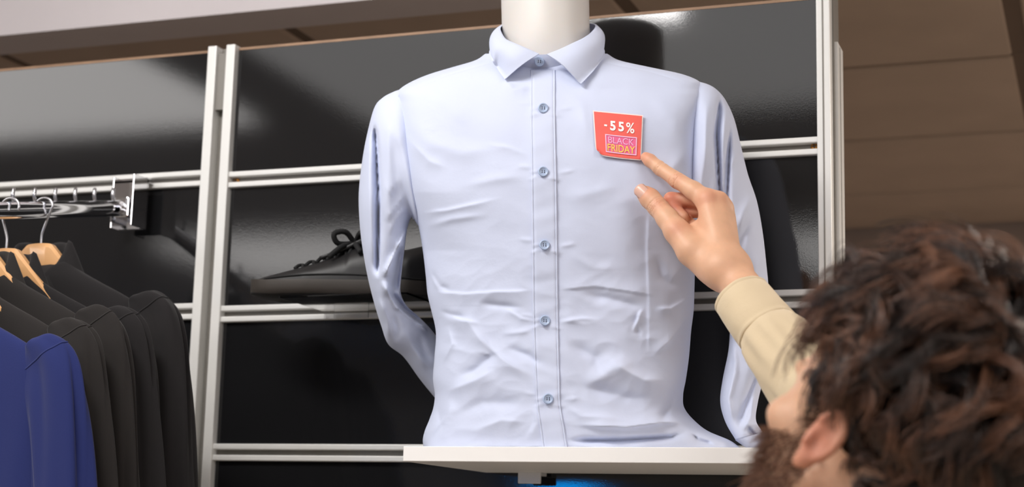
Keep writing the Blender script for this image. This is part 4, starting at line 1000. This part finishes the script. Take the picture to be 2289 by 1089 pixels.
# ---- trousers and boots (below the frame, carrying the figure to the floor)
HZ = NB[2]-.60
def tr_sdf(P):
    q = P-np.array([NB[0], NB[1], 0]); L = np.stack([q@br, q@bf, q[..., 2]], -1)
    d = sd_ell(L, (0, 0, HZ-.03), (.175, .125, .16))
    for sd in (-1, 1):
        d = smin(d, sd_cone(L, (sd*.088, 0, HZ-.06), (sd*.105, .01, .48), .092, .062), .03); d = smin(d, sd_cone(L, (sd*.105, .01, .48), (sd*.11, -.02, .09), .062, .050), .02)
    d = smax(d, L[..., 2]-(HZ+.06), .005); d = smax(d, .065-L[..., 2], .004)
    return d+.003*vnoise(P, 40, 8)
V, Fc = sdf_mesh(tr_sdf, (NB[0]-.30, NB[1]-.30, .05), (NB[0]+.30, NB[1]+.30, HZ+.10), .009); part('trousers', V, Fc, M['denim'], person, True)
for sd in (-1, 1):
    def bt(P):
        q = P-np.array([NB[0], NB[1], 0]); L = np.stack([q@br-sd*.11, q@bf, q[..., 2]], -1)
        d = sd_cone(L, (0, -.03, .045), (0, .14, .035), .045, .038); d = smin(d, sd_cone(L, (0, -.02, .05), (0, -.02, .10), .048, .046), .02); return smax(d, .0005-L[..., 2], .003)
    c = np.array([NB[0], NB[1], 0])+br*sd*.11+bf*.05; V, Fc = sdf_mesh(bt, c+[-.18, -.18, -.005], c+[.18, .18, .17], .006); part('boot', V, Fc, M['shoe_brown'], person, True)

# ---- hair: strands in locks over the scalp
def strands(paths, rad, name, mt, shade, sides=3):
    """paths [n, k, 3] world, rad [k] -> one mesh of thin tapering tubes"""
    n, k = paths.shape[:2]; T = np.gradient(paths, axis=1); T /= np.linalg.norm(T, axis=2)[..., None]+1e-9
    ref = np.array([.3, .5, .8]); a = np.cross(T, ref); a /= np.linalg.norm(a, axis=2)[..., None]+1e-9; b = np.cross(T, a)
    th = np.arange(sides)*2*np.pi/sides
    V = paths[:, :, None]+rad[None, :, None, None]*(a[:, :, None]*np.cos(th)[None, None, :, None]+b[:, :, None]*np.sin(th)[None, None, :, None])
    V = V.reshape(-1, 3); base = (np.arange(n)*k*sides)[:, None, None]+(np.arange(k-1)*sides)[None, :, None]; j = np.arange(sides)[None, None, :]; j2 = (j+1) % sides
    Fq = np.stack([base+j, base+j2, base+sides+j2, base+sides+j], -1).reshape(-1, 4)
    me = bpy.data.meshes.new(name); me.vertices.add(len(V)); me.vertices.foreach_set('co', V.astype(np.float32).ravel())
    me.loops.add(Fq.size); me.loops.foreach_set('vertex_index', Fq.astype(np.int32).ravel()); me.polygons.add(len(Fq)); me.polygons.foreach_set('loop_start', np.arange(0, Fq.size, 4, dtype=np.int32))
    me.update(calc_edges=True); me.materials.append(mt); me.shade_smooth()
    at = me.attributes.new('shade', 'FLOAT', 'POINT'); at.data.foreach_set('value', np.repeat(shade, k*sides).astype(np.float32))
    o = bpy.data.objects.new(name, me); link(o); rel(o, person); return o
r_ = np.random.default_rng(5)
SC = np.array([0, -.002, .052]); SR = np.array([.0765, .098, .090])
def scalp(n, fn):
    out = []
    while len(out) < n:
        v = r_.normal(size=3); v /= np.linalg.norm(v); p = SC+SR*v
        if fn(p): nn = v/SR; out.append((p, nn/np.linalg.norm(nn)))
    return np.array([o[0] for o in out]), np.array([o[1] for o in out])
def on_scalp(p):
    x, y, z = p
    if y > .045 and z < .105-.25*max(.09-y, 0): return False
    if y > .028 and z < .085: return False
    if z < .030 and y > .012: return False
    if abs(x) > .058 and z < .022 and y > -.030: return False
    if z < -.030: return False
    return True
ROOT, NRM = scalp(400, on_scalp)
NSL = (NBh[1]+.020)/(NBh[2]+.020)
na = r_.uniform(-1.35, 1.35, 90); nz_ = r_.uniform(-.066, -.018, 90)                    # nape
ROOT = np.vstack([ROOT, np.stack([.059*np.sin(na), -.020+NSL*(nz_+.02)-.059*np.cos(na), nz_], -1)]); NRM = np.vstack([NRM, np.stack([np.sin(na), -np.cos(na), 0*na], -1)])
crown = np.array([.012, -.062, .125])
def flow(p, n):
    d = p-crown; t = d-n*(d@n); t /= np.linalg.norm(t)+1e-6
    sw = np.cross(n, t)*.55                                  # whorl
    g = np.array([0, 0, -1.0]); g = g-n*(g@n); top = np.clip((p[2]-.06)/.08, 0, 1)
    fw = np.array([-.35, .8, 0.15]); fw = fw-n*(fw@n)
    return t*.5+sw+g*.35*(1-top)+fw*1.0*top
G_ = []; KS = 11
for p, n in zip(ROOT, NRM):
    top = np.clip((p[2]-.02)/.09, 0, 1); L = (.032+.052*top)*r_.uniform(.75, 1.3); st_ = L/(KS-1)
    f0 = flow(p, n)+r_.normal(size=3)*.45; f0 -= n*(f0@n); f0 /= np.linalg.norm(f0); cur = r_.choice([-1, 1])*r_.uniform(.5, 2.0); bn = np.cross(n, f0)
    q = p.copy(); path = [q.copy()]
    lift = (1.25*top+.30)*r_.uniform(.6, 1.25)*(1-.35*np.clip((p[1]-.01)/.06, 0, 1)); fr_ = np.clip((p[1]-.0)/.06, 0, 1); L *= 1-.06*fr_; st_ = L/(KS-1)
    for i in range(KS-1):
        t = i/(KS-2); a = cur*math.sin(t*3.6)*.9
        dr = f0*math.cos(a)+bn*math.sin(a)+n*lift*(1.0-1.75*t); dr /= np.linalg.norm(dr); q = q+dr*st_
        v = (q-SC)/SR; m = np.linalg.norm(v)
        if m < 1.03: q = SC+SR*v/m*1.03
        path.append(q.copy())
    G_.append(path)
G_ = np.array(G_)
per = 36
off = r_.normal(size=(len(G_), per, 3))*.0040
prof = (1-.72*np.linspace(0, 1, KS))[None, None, :, None]
wob = r_.normal(size=(len(G_), per, 1, 3))*.0035*np.linspace(0, 1, KS)[None, None, :, None]**1.5
lenv = r_.uniform(.72, 1.08, size=(len(G_), per, 1, 1))
rootc = G_[:, None, :1]
PS = rootc+(G_[:, None]-rootc)*lenv+off[:, :, None]*prof+wob
PS = PS.reshape(-1, KS, 3)
shade = np.clip(np.repeat(r_.uniform(-.35, 1.0, len(G_)), per)+r_.normal(size=len(PS))*.22, 0, 1)
strands(H2W(PS), np.linspace(1, .35, KS)*.00062, 'hair', M['hair'], shade)
# scalp cap under the strands so that no skin shows through
def cap_sdf(P):
    d = sd_ell(P, SC, SR+.0035)
    d = smax(d, (P[..., 1]-.055)*.9-(P[..., 2]-.085)*.6, .01); d = smax(d, -(P[..., 2]+.028)+np.clip((P[..., 1]+.03)*.9, 0, .06), .006)
    nape = smax(sd_cone(P, (0, -.020, -.020), (NBh+[0, -.02, -.02])*.7, .0580, .0590), np.maximum(P[..., 1]+.030-.9*NSL*(P[..., 2]+.02), -(P[..., 2]+.070)), .004)
    return smin(d, nape, .006)
V, Fc = sdf_mesh(cap_sdf, (-.10, -.16, -.12), (.10, .12, .16), .004); part('hair_base', H2W(V), Fc, M['hair_dark'], person, True)
# beard: short strands on jaw and cheek
sel = np.array([i for i in range(len(Vh))]); LH = W2H(Vh)
m = (LH[:, 2] < -.008-.25*(LH[:, 1]-.01)) & (LH[:, 2] > -.135) & (LH[:, 1] > .004) & (np.abs(LH[:, 0]) < .074) & ~((np.abs(LH[:, 0]) < .022) & (LH[:, 2] > -.072) & (LH[:, 2] < -.052))
m |= (np.abs(LH[:, 0]) > .055) & (LH[:, 1] > .008) & (LH[:, 1] < .034) & (LH[:, 2] < .03) & (LH[:, 2] > -.10)
ids = np.nonzero(m)[0]; ids = ids[r_.integers(0, len(ids), 7500)]
c0 = np.array([0, .03, -.03]); nn = LH[ids]-c0; nn /= np.linalg.norm(nn, axis=1)[:, None]
tn = np.array([0, .15, -1.0])+r_.normal(size=(len(ids), 3))*.35
k = np.linspace(0, 1, 6)[None, :, None]; Lb = r_.uniform(.008, .016, size=(len(ids), 1, 1))
PB = LH[ids][:, None]+r_.normal(size=(len(ids), 1, 3))*.001+Lb*(nn[:, None]*(k-.35*k*k)*.85+tn[:, None]*k**1.4*.75)
strands(H2W(PB), np.linspace(1, .3, 6)*.00042, 'beard', M['beard'], np.clip(r_.uniform(0, 1, len(ids)), 0, 1))

# ================================================================== PLANT BEHIND THE PERSON
M['leaf'] = mat('dark_green_leaf', srgb(52, 84, 44), 0.45, var=(8, 0.25))
M['leaf_dry'] = mat('dry_ochre_leaf', srgb(168, 112, 48), 0.6)
M['pot'] = mat('grey_planter', srgb(120, 116, 112), 0.6)
pc = U(2325, 1120, 3.1); PX_, PY_ = pc[0], pc[1]
pl = empty('potted_plant', (PX_, PY_, 0), 'tall leafy green plant in a grey planter behind the person', 'plant')
part('planter', *g_lathe([(.12, 0), (.15, .02), (.18, .40), (.185, .42), (.165, .42), (.16, .36), (.001, .36)], 32, (PX_, PY_, 0)), M['pot'], pl, True)
rp = np.random.default_rng(3)
for k in range(7):
    a = k*.9; b = np.array([PX_+.05*math.cos(a), PY_+.05*math.sin(a), .36]); tpz = 1.25+.22*rp.random(); e = np.array([PX_+.14*math.cos(a), PY_+.14*math.sin(a), tpz])
    part('stem', *g_tube([b, (b+e)/2+[.02*math.cos(a), .02*math.sin(a), 0], e], [.008, .006, .004], 7), M['leaf'], pl, True)
    for j in range(9):
        t = .45+.55*j/8; p0 = b+(e-b)*t; d = rp.uniform(0, 6.28); L = rp.uniform(.18, .30); dv = np.array([math.cos(d), math.sin(d), 0]); G = []
        sd2 = np.array([-math.sin(d), math.cos(d), 0])
        for s_ in np.linspace(0, 1, 9):
            c = p0+dv*L*s_*.6+np.array([0, 0, L*(.95*s_-.55*s_*s_)]); w = .020*math.sin(math.pi*min(s_*.93+.05, 1))**.8
            G.append([c-sd2*w, c+np.array([0, 0, -.004]), c+sd2*w])
        V, Fc = g_grid(np.array(G)); part('leaf', V, Fc, M['leaf_dry'] if (k*9+j) % 11 == 4 else M['leaf'], pl, True)
